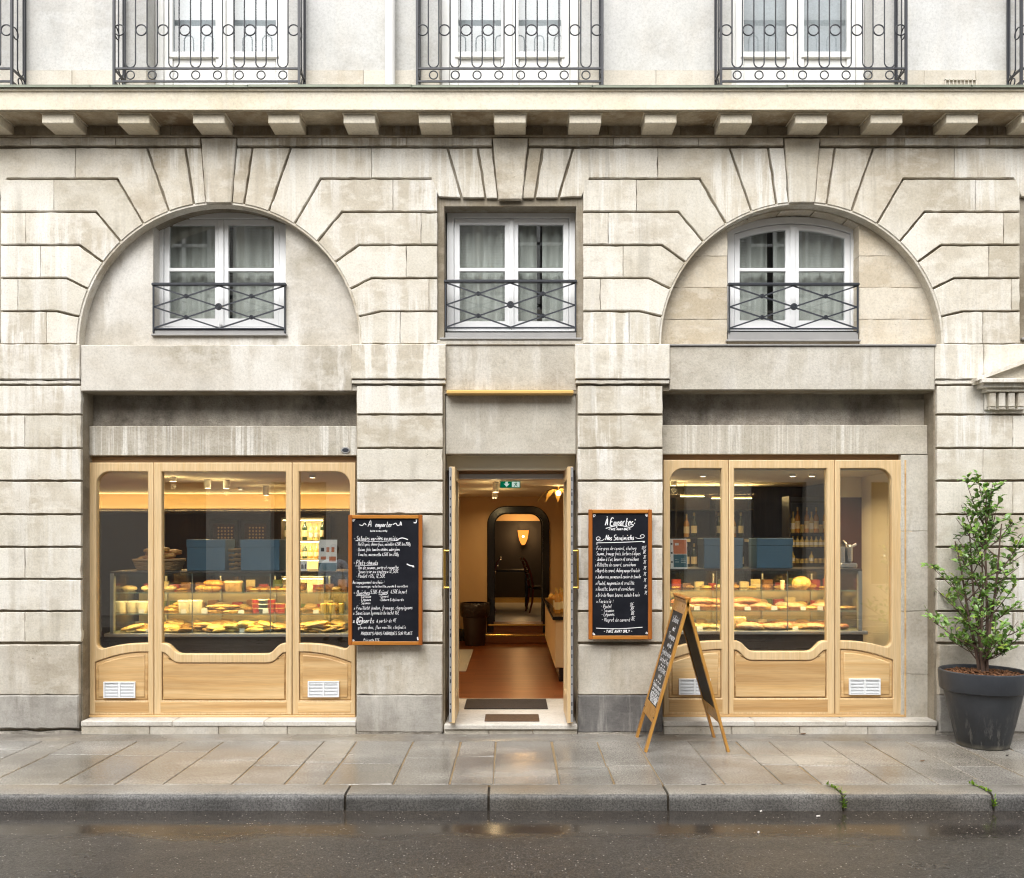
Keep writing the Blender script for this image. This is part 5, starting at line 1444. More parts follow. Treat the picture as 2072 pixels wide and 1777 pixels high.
# ------------------------------------------------------------------ display counters
M['counter_base'] = simple('dark_brown_counter', (.035,.027,.024), .35, var=.2)
M['counter_top'] = simple('charcoal_counter_top', (.05,.045,.042), .3)
M['grey_metal'] = simple('grey_metal_post', (.30,.33,.35), .35, .4)
M['case_reflector'] = simple('satin_case_reflector', (.62,.55,.42), .28, .55)
M['case_glow'] = emit('case_strip_lens', (1.0, .72, .32), 3)
def counter(lab, x0, x1, zl, zt_, shelves, y0=.50, y1=1.10, power=8):
    T = thing('display_counter', lab, 'display counter', ((x0+x1)/2, (y0+y1)/2, FZ))
    MB().box(x0-.02, x1+.02, y0+.03, y1, FZ, zl-.034, .004).build('base', M['counter_base'], T)
    MB().box(x0-.05, x1+.05, y0-.015, y1+.02, zl-.033, zl, .005).build('ledge', M['steel'], T)
    MB().box(x0, x1, y0, y1, zt_-.02, zt_, .004).build('top', M['counter_top'], T)
    for xx in (x0, x1-.035): MB().box(xx, xx+.035, y0, y0+.05, zl, zt_-.02, .004).build('corner_post', M['grey_metal'], T)
    n = 3; 
    for k in range(n):
        a, b = x0+.036+(x1-x0-.072)*k/n, x0+.036+(x1-x0-.072)*(k+1)/n
        MB().box(a+.001, b-.001, y0+.004, y0+.010, zl, zt_-.021).build('front_glass', M['case_glass'], T)
        if k: MB().box(a-.004, a+.004, y0+.011, y0+.02, zl, zt_-.021).build('glass_joint', M['grey_metal'], T)
    for xx in (x0+.004, x1-.012): MB().box(xx, xx+.008, y0+.05, y1-.03, zl, zt_-.021).build('side_glass', M['case_glass'], T)
    MB().box(x0, x1, y1-.03, y1, zl, zl+.06).build('back_rail', M['steel'], T)
    MB().box(x0+.04, x1-.04, y1-.028, y1-.022, zl+.061, shelves[1]-.02).build('reflector_panel', M['case_reflector'], T)  # panel added to bounce light so the case reads brighter
    for z in shelves:
        s = MB().box(x0+.01, x1-.01, y0+.07, y1-.04, z-.008, z-.0005); s.build('glass_shelf', M['case_glass'], T)
        MB().box(x0+.01, x1-.01, y0+.066, y0+.0695, z-.009, z).build('shelf_edge', M['glass_edge'], T)
    for k in range(4):
        xx = x0+.05 + (x1-x0-.1)*(k+.5)/4; MB().box(xx-.008, xx+.008, y1-.055, y1-.04, zl, zt_-.021).build('shelf_upright', M['steel'], T)
    MB().box(x0+.036, x1-.036, y0+.012, y0+.024, zt_-.045, zt_-.0205).build('front_lip', M['counter_top'], T)
    MB().box(x0+.05, x1-.05, y0+.03, y0+.055, zt_-.032, zt_-.021).build('light_strip', M['case_glow'], T)
    cx, cy = (x0+x1)/2, (y0+y1)/2
    area_light(T, (0, -(y1-y0)/2+.10, zt_-.04-FZ), x1-x0-.1, .03, power, rot=(R(22), 0, 0), col=(1.0, .60, .20))
    for z in shelves: area_light(T, (0, -(y1-y0)/2+.10, z-.016-FZ), x1-x0-.1, .02, power*.6, rot=(R(20), 0, 0), col=(1.0, .60, .20))
    return T
LX0, LX1 = X(222, .5), X(712, .5)
counter('long glass display counter of breads and jars behind the left shopfront', LX0, LX1, .86, 1.457, (1.045, 1.25))
RX0, RX1 = X(1300, .5), X(1745, .5)
counter('long glass display counter of hams and cheeses behind the right shopfront', RX0, RX1, .885, 1.48, (1.075, 1.27))

# ---- food shapes shared between alike pieces
def lump(name, rad, mat, seed, rough=.18, n=12, m=8, taper=0.0):
    def f(d):
        v = 1 + rough*mnoise.noise(d*1.7 + Vector((seed*3.1, seed, 0))) + rough*.5*mnoise.noise(d*4 + Vector((seed, 0, 5)))
        if taper: v *= 1 - taper*abs(d.x)**3
        return v
    return MB().ball((0, 0, rad[2]*.85), rad, n, m, f).mesh(name, mat, 180)
def food(name, c, c2, rough=.5, sc=14):
    t = NT(name); t.col(t.mix(1.0, t.ramp(t.noise(sc*2, 5, rough=.7), [(.38, tuple(x*.6 for x in c)), (.48, c), (.60, c2)]), t.ramp(t.rand(), [(0, (.55,.42,.30)), (.35, (.9,.82,.7)), (.7, (1,1,1)), (1, (1,.92,.8))]), 'MULTIPLY')); t.rough(rough); t.bump(t.noise(60, 3), .002); return t.m
FM = {'crust': food('golden_crust', (.50,.25,.06), (.70,.42,.13)), 'pale': food('pale_dough', (.70,.46,.17), (.82,.62,.30)), 'cream': food('cream_cheese_rind', (.76,.64,.40), (.82,.73,.54)),
      'ham': food('cured_ham', (.55,.22,.14), (.74,.44,.30)), 'pink': food('cooked_ham', (.66,.36,.26), (.76,.52,.38)), 'butter': food('butter_yellow', (.78,.52,.12), (.84,.64,.24)), 'dark': food('dark_olive', (.04,.045,.05), (.09,.10,.10)), 'herb': food('green_herb', (.10,.16,.03), (.22,.26,.06))}
MESH = {}
for i in range(3):
    MESH['roll%d' % i] = lump('bread_roll', (.07, .045, .034), FM['crust'], i)
    MESH['flat%d' % i] = lump('flatbread', (.10, .065, .016), FM['pale'], i+5, .25)
    MESH['ham%d' % i] = lump('ham_slices', (.14, .09, .035), FM['ham' if i % 2 else 'pink'], i+9, .3)
    MESH['chs%d' % i] = lump('cheese_piece', (.075, .06, .03), FM['cream'], i+13, .12)
    MESH['but%d' % i] = lump('pastry_piece', (.085, .055, .022), FM['butter'], i+17, .25)
    MESH['drk%d' % i] = lump('dark_terrine', (.05, .035, .018), FM['dark'], i+21, .3)
    MESH['bag%d' % i] = lump('baguette', (.20, .034, .03), FM['crust'], i+25, .12, 14, 8, .45)
def put(mesh, name, x, y, z, rz, lab, cat, grp=None, sc=1, tilt=(0, 0)):
    o = link(name, MESH[mesh] if isinstance(mesh, str) else mesh, None, (x, y, z), (tilt[0], tilt[1], rz), (sc, sc, sc) if not isinstance(sc, tuple) else sc)
    return tag(o, lab, cat, grp)
WRAP = [lump('wrapped_portion', (.07, .05, .04), simple('paper_wrap_%s' % nm_, c_, .6, bump=.004, bscale=40), 51+i_, .25) for i_, (nm_, c_) in enumerate((('white', (.72,.68,.60)), ('kraft', (.50,.34,.18)), ('gold', (.62,.46,.16))))]
rr = random.Random(77)
# lowest shelf, left counter
zl = .862
ZONE = ('at the left end of the left counter', 'below the first teal box', 'below the second teal box', 'at the right end of the left counter')
for i in range(52):
    x = LX0+.14 + (LX1-LX0-.28)*((i % 26)+.5)/26 + rr.uniform(-.02, .02); y = (.66 if i < 26 else .86) + rr.uniform(-.05, .05)
    t = ((i % 26)+.5)/26; zn = ZONE[0 if t < .2 else 1 if t < .46 else 2 if t < .74 else 3]; row = 'front' if i < 26 else 'back'
    if .44 < t < .66 and i < 26: k = ('but', 'pastry_piece', 'butter yellow pastry', 'pastry')
    elif i % 26 in (16, 17): k = ('drk', 'dark_terrine', 'dark terrine piece', 'terrine')
    else: k = ('flat', 'flatbread', 'pale flat bread', 'bread')
    for q in range(rr.choice((1, 2, 2, 3))):
        put(k[0]+str(rr.randrange(3)), k[1], x+rr.uniform(-.02, .02), y+rr.uniform(-.02, .02), zl + q*.028 + rr.uniform(0, .004), rr.uniform(0, 6.3), '%s, %s row, lowest shelf %s' % (k[2], row, zn), k[3], '%s row %s %s' % (row, k[3], zn), rr.uniform(.9, 1.3), (rr.uniform(-.22, .22), rr.uniform(-.22, .22)))
# lathe goods
def tubm(r, h, mat, lid, lidm, name):
    mb = MB(); mb.lathe([(0, 0), (r*.88, 0), (r*.9, .004), (r, h), (0, h)], 20); mb.mi = 1; mb.lathe([(0, h), (r*1.05, h), (r*1.05, h+lid), (r*.98, h+lid+.003), (0, h+lid+.003)], 20); return mb.mesh(name, [mat, lidm], 40)
M['tub'] = simple('white_tub', (.78,.74,.62), .4); M['red_tin'] = simple('red_tin', (.45,.03,.03), .3, var=.2); M['navy_tin'] = simple('navy_tin', (.03,.05,.07), .3); M['cork'] = simple('cream_label', (.78,.66,.42), .6)
M['jar'] = simple('straw_jar', (.48,.38,.14), .15); M['amber'] = simple('amber_bottle', (.50,.24,.05), .12, spec=.6); M['green_glass'] = simple('green_bottle', (.02,.035,.018), .1, spec=.6); M['gold_cap'] = simple('gold_foil', (.72,.50,.16), .3, .6)
TUB = tubm(.06, .10, M['tub'], .012, M['card'], 'food_tub'); TIN_R = tubm(.05, .036, M['red_tin'], .004, M['gold_cap'], 'food_tin'); TIN_N = tubm(.045, .036, M['navy_tin'], .004, M['card'], 'food_tin'); JAR = tubm(.033, .075, M['jar'], .014, M['gold_cap'], 'preserve_jar')
CHW = tubm(.075, .075, FM['cream'], .012, M['cork'], 'tall_cheese')
z1, z2 = 1.046, 1.251
for i, u in enumerate((246, 268, 290, 312)): put(TUB, 'food_tub', X(u, .75), .74 + .02*(i % 2), z1, i, 'white food tub in the row at the left end of the middle glass shelf', 'tub', 'tubs at the end of the left counter', .95)
for i, u in enumerate((374, 396)): put(TUB, 'food_tub', X(u, .72), .72, z1, i, 'white lidded food tub of the pair beside the price card', 'tub', 'pair of tubs on the middle left shelf', 1.05)
for i in range(9): put('flat%d' % (i % 3), 'flatbread', X(448 + (i % 3)*16 - 10, .75), .72+.05*(i % 2), z1 + (i//3)*.024, rr.uniform(-.5, .5), 'thin crisp bread stacked on the middle glass shelf of the left counter', 'bread', 'crisp breads on the middle left shelf', .9)
for i in range(5): put('but%d' % (i % 3), 'pastry_piece', X(340 + i*6, .8), .82, z1 + (i//2)*.03, rr.uniform(-.5, .5), 'pale pastry on the middle shelf behind the mullion of the left shopfront', 'pastry', 'pastries on the middle left shelf', .9)
for i, u in enumerate((521, 548, 567)):
    for k in range(3 - (i == 2)): put(TIN_R, 'food_tin', X(u, .75), .74, z1 + k*.0435, k, 'red round food tin in a stack on the middle left shelf', 'tin', 'red tins on the middle left shelf', 1)
for k in range(3): put(TIN_N, 'food_tin', X(535, .72), .68, z1 + k*.0435, k, 'navy round food tin in the stack between red tins', 'tin', 'navy tins on the middle left shelf', 1)
for i, u in enumerate((655, 664, 673, 690)): put(JAR, 'preserve_jar', X(u, .72), .70 + .05*(i % 2), z1, i, 'small gold-lidded jar on the middle shelf at the right end of the left counter', 'jar', 'jars at the end of the left counter', .95)
for i, (u, rz) in enumerate(((412, .3), (424, .1), (436, -.2), (428, .25), (440, .05))): put('roll%d' % (i % 3), 'bread_roll', X(u, .75), .74, z2 + (.05 if i > 2 else 0), rz, 'golden bread roll on the upper glass shelf of the left counter', 'bread roll', 'rolls on the upper left shelf', 1.0)
put(CHW, 'tall_cheese', X(472, .75), .76, z2, 0, 'tall cream cheese wheel on the upper glass shelf beside the bread rolls', 'cheese', None, 1.15)
for i, u in enumerate((262, 300, 345)): put('chs%d' % (i % 3), 'cheese_piece', X(u, .8), .8, z2, i, 'cream cheese piece on the upper glass shelf left of the bread rolls', 'cheese', 'cheese pieces on the upper left shelf', 1)
def card(lab, u0, u1, v0, v1, y, z=None, mat='card', lean=.12, name='price_card'):
    x0, x1 = X(u0, y), X(u1, y); h = (v1-v0)/224*(8+y)/8; z = z if z is not None else Z(v1, y)
    mb = MB(); mb.add([(x0,y,z),(x1,y,z),(x1,y+h*lean,z+h),(x0,y+h*lean,z+h),(x0,y+.004,z),(x1,y+.004,z),(x1,y+h*lean+.004,z+h),(x0,y+h*lean+.004,z+h)], [(0,1,2,3),(5,4,7,6),(0,3,7,4),(1,5,6,2),(3,2,6,7),(0,4,5,1)])
    T = thing(name, lab, 'card', ((x0+x1)/2, y, z)); mb.build('sheet', M[mat], T); return T, (x0, x1, z, h, y, lean)
card('small white price card between the tubs and the crisp breads', 407, 418, 1226, 1235, .66, z1)
for i in range(8): put(('roll%d', 'but%d')[i % 2] % (i % 3), ('bread_roll', 'pastry_piece')[i % 2], X(505 + i*9, .8), .84, z2, rr.uniform(-.6, .6), ('small roll on the upper left shelf right of the tall cheese', 'yellow pastry on the upper left shelf right of the tall cheese')[i % 2], ('bread roll', 'pastry')[i % 2], ('rolls right of the tall cheese', 'pastries right of the tall cheese')[i % 2], .7)
# price cards and small wrapped portions
for k, (xa, xb, za, lab) in enumerate(((LX0, LX1, .862, 'lowest left shelf'), (LX0, LX1, 1.046, 'middle left shelf'), (RX0, RX1, .887, 'lowest right shelf'), (RX0, RX1, 1.077, 'middle right shelf'))):
    for i in range(7):
        x = xa+.2 + (xb-xa-.4)*(i+.5+rr.uniform(-.3, .3))/7; hgt = rr.uniform(.03, .042); w_ = rr.uniform(.022, .03)
        o = MB().add([(x-w_, .585, za), (x+w_, .585, za), (x+w_, .597, za+hgt), (x-w_, .597, za+hgt), (x-w_, .605, za), (x+w_, .605, za)], [(0,1,2,3), (3,2,5,4), (0,3,4), (1,5,2)]).build('price_card', M['card']); tag(o, 'small white price card standing at the front of the ' + lab, 'price card', 'price cards on the ' + lab)
    for i in range(9):
        x = xa+.15 + (xb-xa-.3)*(i+.5)/9; a = rr.uniform(-.5, .5)
        put(WRAP[rr.randrange(3)], 'wrapped_portion', x, .92 + rr.uniform(-.02, .02), za, a, 'paper wrapped portion at the back of the ' + lab, 'food packet', 'wrapped portions on the ' + lab, rr.uniform(.8, 1.2))
PK = [MB().box(-.045, .045, -.03, .03, 0, .075, .004).mesh('food_packet', simple('packet_%s' % nm_, c_, .4, var=.25, scale=40)) for nm_, c_ in (('red', (.42,.04,.03)), ('cream', (.76,.66,.44)), ('green', (.10,.16,.06)), ('brown', (.26,.12,.05)))]
for k, (xa, xb, za, lab) in enumerate(((LX0, LX1, 1.046, 'middle left shelf'), (LX0, LX1, 1.251, 'upper left shelf'), (RX0, RX1, 1.077, 'middle right shelf'), (RX0, RX1, 1.272, 'upper right shelf'))):
    for i in range(16):
        x = xa+.12 + (xb-xa-.24)*(i+.5)/16 + rr.uniform(-.02, .02); y_ = .985 + rr.uniform(-.015, .015); q = rr.randrange(4); nm_ = ('red', 'cream', 'green', 'brown')[q]
        put(PK[q], 'food_packet', x, y_, za, rr.uniform(-.2, .2), 'small %s food packet at the back of the %s' % (nm_, lab), 'food packet', '%s packets on the %s' % (nm_, lab), (rr.uniform(.8, 1.15), .8, rr.uniform(.6, 1.4)))
    for i in range(12):
        x = xa+.15 + (xb-xa-.3)*(i+.5)/12 + rr.uniform(-.02, .02); m_ = rr.choice(('but', 'roll', 'chs'))
        put(m_ + str(rr.randrange(3)), {'but': 'pastry_piece', 'roll': 'bread_roll', 'chs': 'cheese_piece'}[m_], x, .87 + rr.uniform(-.02, .02), za, rr.uniform(-1, 1), '%s in the back row of the %s' % ({'but': 'small golden pastry', 'roll': 'small bread roll', 'chs': 'small cheese'}[m_], lab), {'but': 'pastry', 'roll': 'bread roll', 'chs': 'cheese'}[m_], '%s back row of the %s' % (m_ == 'but' and 'pastries in the' or m_ == 'roll' and 'rolls in the' or 'cheeses in the', lab), rr.uniform(.55, .8))
# right counter goods
zl, z1, z2 = .887, 1.077, 1.272
for i in range(34):
    x = RX0+.14 + (RX1-RX0-.28)*(i % 17+.5)/17; y = (.66 if i < 17 else .85) + rr.uniform(-.04, .04); t = (i % 17)/17
    if t < .42: k = ('chs', 'cheese_piece', 'pale cheese piece on the lowest shelf of the right counter', 'cheese', 'cheeses on the lowest right shelf')
    else: k = ('ham' if i % 3 else 'flat', 'ham_slices' if i % 3 else 'flatbread', 'cured ham slices on the lowest shelf of the right counter' if i % 3 else 'pale flat bread among hams on the lowest shelf of the right counter', 'ham' if i % 3 else 'bread', 'hams on the lowest right shelf' if i % 3 else 'breads on the lowest right shelf')
    put(k[0]+str(rr.randrange(3)), k[1], x, y, zl, rr.uniform(-.6, .6), k[2], k[3], k[4], rr.uniform(.8, 1.1))
for i, u in enumerate((1385, 1418, 1450, 1488, 1505)):
    for q in range(2): put('ham%d' % ((i+q) % 3), 'ham_slices', X(u, .75), .76, z1+q*.045, rr.uniform(-.3, .3), 'folded ham slices piled on the middle shelf of the right counter', 'ham', 'hams piled on the middle right shelf', rr.uniform(.9, 1.1))
for i in range(9): put('flat%d' % (i % 3) if i % 3 else 'ham%d' % (i % 3), 'flatbread' if i % 3 else 'ham_slices', X(1535 + i*22, .75), .74, z1, rr.uniform(-.4, .4), 'thin pale bread laid out on the middle shelf of the right counter' if i % 3 else 'flat ham portion laid among breads on the middle right shelf', 'bread' if i % 3 else 'ham', 'breads on the middle right shelf' if i % 3 else 'ham portions on the middle right shelf', 1)
for i, (u, w) in enumerate(((1556, .22),)):
    o = MB().box(X(u-22, .7), X(u+18, .7), .66, .80, z1+.0, z1+.03, .006).build('cheese_block', FM['butter']); tag(o, 'flat yellow block of cheese on the middle right shelf', 'cheese')
put(lump('round_loaf', (.095, .07, .07), FM['pale'], 41, .1), 'round_loaf', X(1621, .75), .75, z2, .1, 'round floury loaf on the upper shelf of the right counter', 'bread')
put(TUB, 'food_tub', X(1583, .75), .75, z2, 0, 'slim white pot on the upper shelf of the right counter', 'tub', None, (.35, .35, .75))
o = MB().box(X(1481, .7), X(1506, .7), .62, .78, zl, zl+.12, .008).build('cheese_block', FM['cream']); tag(o, 'large white cheese block on the lowest shelf of the right counter', 'cheese')

# ------------------------------------------------------------------ on the counter tops
M['teal'] = simple('teal_blue_card', (.055,.115,.175), .45, var=.06, scale=3)
M['teal_mark'] = simple('faint_blue_print', (.07,.135,.19), .4)
M['terracotta'] = simple('terracotta_print', (.52,.16,.07), .6); M['teal_print'] = simple('teal_print', (.03,.10,.13), .6)
def giftbox(lab, u0, u1, v0, z, y=.62, dp=.30):
    x0, x1 = X(u0, y), X(u1, y); z1_ = Z(v0, y)
    T = thing('gift_box', lab, 'box', ((x0+x1)/2, y, z))
    MB().box(x0+.004, x1-.004, y+.004, y+dp-.004, z, z1_-.06, .004).build('carton', M['teal'], T)
    MB().box(x0, x1, y, y+dp, z1_-.075, z1_, .004).build('lid', M['teal'], T)
    mb = MB(); cx = (x0+x1)/2; zc = z+(z1_-z)*.52; f = lambda a, c: (a, y+.0032, c)
    for k, (w, dz) in enumerate(((.06, .02), (.09, -.012))): ribbon(mb, [(cx-w, zc+dz), (cx+w, zc+dz)], .004, f)
    ribbon(mb, [(cx+.03*math.cos(a), zc+.055+.014*math.sin(a)) for a in [2*PI*i/12 for i in range(13)]], .003, f)
    mb.build('embossed_mark', M['teal_mark'], T)['kind'] = 'stuff'
zt_l, zt_r = 1.458, 1.481
giftbox('teal gift box on the left counter, the one nearer the wooden mullion', 377, 456, 1092, zt_l)
giftbox('teal gift box on the left counter, the one nearer the lit bottle cabinet', 486, 566, 1092, zt_l)
giftbox('teal gift box on the right counter behind the wooden mullion', 1424, 1504, 1089, zt_r)
giftbox('teal gift box on the right counter in front of the jar shelves', 1531, 1605, 1089, zt_r)
M['wicker'] = simple('wicker', (.36,.22,.10), .8, var=.4, scale=60, bump=.006, bscale=120)
def basket(lab, u0, u1, v1, z, y=.78, h=.10):
    x0, x1 = X(u0, y), X(u1, y); cx, w = (x0+x1)/2, (x1-x0)/2
    T = thing('wicker_basket', lab, 'basket', (cx, y, z)); mb = MB(); n = 28
    for k in range(5):
        zz = z + .012 + k*(h-.02)/4; g = .86 + .14*k/4
        mb.tube([(cx + w*g*math.cos(2*PI*i/n), y + .13*g*math.sin(2*PI*i/n), zz + .004*math.sin(i*2.2+k*PI)) for i in range(n)], .013, 6, closed=True)
    mb.lathe([(0, 0), (1, 0)], n, (0, 0, 0)); vs = mb.v[-2*n:]; mb.v[-2*n:] = [(cx + v[0]*w*.86, y + v[1]*.11, z+.005) for v in vs]
    mb.build('weave', M['wicker'], T, smooth=180)
    MB().tube([(cx + w*1.02*math.cos(2*PI*i/n), y + .133*math.sin(2*PI*i/n), z+h) for i in range(n)], .014, 7, closed=True).build('rim', M['wicker'], T, smooth=180)
    return cx
cx = basket('wide wicker bread basket on the left counter top', 272, 372, 1150, zt_l)
for i in range(10):
    put('bag%d' % (i % 3), 'baguette', cx + rr.uniform(-.10, .10), .78 + rr.uniform(-.07, .07), zt_l+.09+.028*(i//3), rr.uniform(-.45, .45), 'crusty baguette piled in the wide bread basket', 'baguette', 'baguettes in the bread basket', rr.uniform(.85, 1.05), (0, rr.uniform(-.12, .12)))
cx = basket('small wicker basket between the two teal boxes on the left counter', 460, 487, 1150, zt_l, .86, .20)
# leaflet stand, price card, poster, slicer
def printcard(lab, u0, u1, v0, v1, z, shapes, y=.60, name='leaflet_stand'):
    T, (x0, x1, zb_, h, yy, ln) = card(lab, u0, u1, v0, v1, y, z, 'card', .10, name)
    for nm, m, a0, a1, b0, b1 in shapes:
        q = [(x0+(x1-x0)*a, yy - .002 + h*ln*b, zb_+h*b) for a, b in ((a0, b0), (a1, b0), (a1, b1), (a0, b1))]
        MB().add(q, [(0,1,2,3)]).build(nm, M[m], T)
    return T
M['ink'] = simple('dark_print', (.03,.03,.035), .6)
printcard('white leaflet stand with small product pictures at the right end of the left counter', 644, 681, 1090, 1153, zt_l, [('printed_band', 'teal_print', 0, 1, 0, .26), ('printed_picture', 'terracotta', .58, .95, .30, .46), ('printed_picture', 'terracotta', .12, .40, .36, .46), ('printed_picture', 'ink', .12, .30, .62, .74), ('printed_picture', 'terracotta', .42, .58, .60, .76), ('printed_picture', 'terracotta', .70, .86, .60, .76)])
printcard('small white card with bold dark print beside the mullion on the left counter', 607, 621, 1131, 1152, zt_l, [('printed_picture', 'ink', .2, .38, .2, .62), ('printed_picture', 'ink', .5, .62, .2, .55), ('printed_picture', 'ink', .72, .85, .2, .7)], .58)
printcard('tall price poster in terracotta and teal on the right counter', 1357, 1391, 1088, 1149, zt_r-.003, [('printed_band', 'terracotta', .18, .97, .50, .97), ('printed_band', 'teal_print', .18, .97, .06, .48), ('printed_picture', 'card', .28, .5, .78, .86), ('printed_picture', 'card', .62, .9, .32, .34), ('printed_picture', 'card', .62, .9, .26, .28), ('printed_picture', 'card', .62, .9, .20, .22), ('printed_picture', 'card', .26, .5, .30, .32), ('printed_picture', 'card', .26, .5, .22, .24), ('printed_picture', 'ink', .03, .13, .8, .86), ('printed_picture', 'ink', .03, .13, .5, .56), ('printed_picture', 'ink', .03, .13, .2, .26)], .56)
sx, sy, sz = X(1712, .8), .80, zt_r
SL = thing('meat_slicer', 'chrome meat slicer standing at the end of the right counter', 'meat slicer', (sx, sy, sz))
MB().box(sx-.09, sx+.07, sy-.12, sy+.14, sz, sz+.05, .012).build('base', M['steel'], SL)
mb = MB(); n = 28; vs = []; fs = []
for (q, d) in ((.0, .0), (.105, .0), (.118, .006), (.105, .014), (0, .016)):
    for k in range(n): vs.append((sx-.03+d, sy + q*math.cos(2*PI*k/n), sz+.155 + q*math.sin(2*PI*k/n)))
for i in range(4):
    for k in range(n): fs.append([i*n+k, (i+1)*n+k, (i+1)*n+(k+1) % n, i*n+(k+1) % n])
mb.add(vs, fs).build('blade', simple('polished_steel', (.7,.7,.72), .12, 1.0), SL, smooth=40)
MB().box(sx-.01, sx+.035, sy-.10, sy+.10, sz+.05, sz+.23, .02).build('motor_housing', M['steel'], SL)
MB().tube([(sx+.03, sy-.02, sz+.20), (sx+.09, sy-.03, sz+.235)], .012, 8).build('handle', M['card'], SL, smooth=40)
MB().box(sx-.085, sx-.045, sy-.1, sy+.1, sz+.051, sz+.21, .004).build('carriage', M['steel'], SL)

# ------------------------------------------------------------------ bottles and shelves
def bottle(r, h, mat, cap, label, name='bottle'):
    mb = MB(); mb.lathe([(0, 0), (r, 0), (r, h*.58), (r*.8, h*.66), (r*.36, h*.74), (r*.32, h*.97), (0, h*.97)], 14)
    mb.mi = 1; mb.lathe([(r*.36, h*.86), (r*.37, h), (0, h)], 14)
    if label: mb.mi = 2; mb.lathe([(r*1.015, h*.16), (r*1.015, h*.46)], 14)
    return mb.mesh(name, [mat, cap, label or cap], 40)
BW = bottle(.038, .31, M['green_glass'], M['gold_cap'], M['cork']); BA = bottle(.036, .29, M['amber'], M['gold_cap'], M['cork']); BP = bottle(.030, .24, simple('pale_bottle', (.62,.50,.20), .12), M['gold_cap'], M['card'])
M['shelf_dark'] = simple('dark_shelf', (.02,.016,.014), .4)
# lit bottle cabinet on the back wall of the left room
y = 5.0; x0, x1 = X(569, y), X(655, y); ztp = Z(1052, y)
CB = thing('bottle_cabinet', 'glowing bottle cabinet at the back of the left shop room', 'cabinet', ((x0+x1)/2, y, FZ))
MB().box(x0-.03, x0, y, y+.38, FZ, ztp+.03, .003).build('side_panel', M['dark_wood'], CB); MB().box(x1, x1+.03, y, y+.38, FZ, ztp+.03, .003).build('side_panel', M['dark_wood'], CB); MB().box(x0-.03, x1+.03, y, y+.38, ztp+.0301, ztp+.06, .003).build('top', M['dark_wood'], CB)
MB().box(x0, x1, y+.35, y+.38, FZ, ztp+.03).build('back_panel', simple('cream_back_panel', (.80,.66,.38), .6), CB)
zs_ = [Z(1093, y), Z(1131, y), Z(1165, y)-.02, Z(1200, y)-.02]
for k, z in enumerate(zs_):
    MB().box(x0+.001, x1-.001, y+.02, y+.349, z-.02, z, .002).build('shelf', M['cork'], CB)
    zz = (ztp if k == 0 else zs_[k-1]-.02)
    MB().box(x0+.02, x1-.02, y+.02, y+.04, zz-.012, zz-.001).build('light_strip', M['strip_glow'], CB)
    area_light(CB, (0, .05, zz-.016-FZ), x1-x0-.06, .03, 3, rot=(R(20), 0, 0), col=(1, .78, .42))
for k in range(2):
    for i in range(7):
        xx = x0+.05 + (x1-x0-.1)*i/6
        put((BP if k == 0 else BA) if i % 3 else BW, 'bottle', xx, y+.15, zs_[k]+.001, i, 'bottle with gold cap on the top shelf of the glowing cabinet' if k == 0 else 'small bottle on the second shelf of the glowing cabinet', 'bottle', 'bottles on the top cabinet shelf' if k == 0 else 'bottles on the second cabinet shelf', (1, 1, 1) if k == 0 else (1, 1, .72))
# dark panelled doors of the back wall, faint gold squares
for (u0, u1, lab) in ((425, 483, 'dark panel with a faint gold lattice on the back wall of the left room'), (488, 548, 'plain dark panel right of the gold lattice on the back wall')):
    y = 5.38; x0, x1, z0, z1 = X(u0, y), X(u1, y), Z(1200, y), Z(1052, y)
    T = thing('wall_panel', lab, 'wall panel', ((x0+x1)/2, y, z0)); MB().box(x0, x1, y-.03, y+.015, z0, z1, .008).build('board', M['black'], T)
    MB().box(x0+.06, x1-.06, y-.036, y-.028, z0+.06, z1-.06, .003).build('field', M['dark_wood'], T)
    if 'lattice' in lab:
        mb = MB()
        for i in range(5):
            for j in range(5): mb.obox((x0+.14+i*.05, y-.038, z1-.32+j*.05), (.008, 0, .008), (-.008, 0, .008), (0, .002, 0))
        mb.build('gold_lattice', M['gold'], T)['kind'] = 'stuff'
# wine shelves in the right room
y = 3.12; x0, x1 = 1.55, 3.05
WS = thing('wine_shelf', 'dark wall shelf of wine bottles at the back of the right room', 'shelf', ((x0+x1)/2, y, FZ))
for xx in (x0, x0+.5, x0+1.0, x1-.02): MB().box(xx, xx+.02, y, y+.27, FZ, 2.3, .002).build('upright', M['shelf_dark'], WS)
lev = [Z(1087, y), Z(1150, y), Z(1030, y)]
for z in lev: MB().box(x0+.001, x1-.001, y+.005, y+.265, z-.022, z, .002).build('shelf', M['shelf_dark'], WS)
for i in range(16):
    for k, z in enumerate(lev[:2]):
        if rr.random() < .22 and k == 0: continue
        xx = x0+.07 + (i % 5)*.095 + (i//5)*.50
        if xx > x1-.06: continue
        put(BW if (i+k) % 3 else BA, 'bottle', xx, y+.12, z+.001, i, 'wine bottle with cream label on the upper wine shelf' if k == 0 else 'wine bottle with cream label on the lower wine shelf', 'bottle', 'bottles on the upper wine shelf' if k == 0 else 'bottles on the lower wine shelf', 1)
for i in range(6): 
    xx = x0+.12+i*.25; o = MB().box(xx, xx+.07, y-.004, y+.002, lev[0]-.06, lev[0]-.022).build('price_tag', M['cork']); tag(o, 'small cream price tag under the upper wine shelf', 'price tag', 'wine price tags')
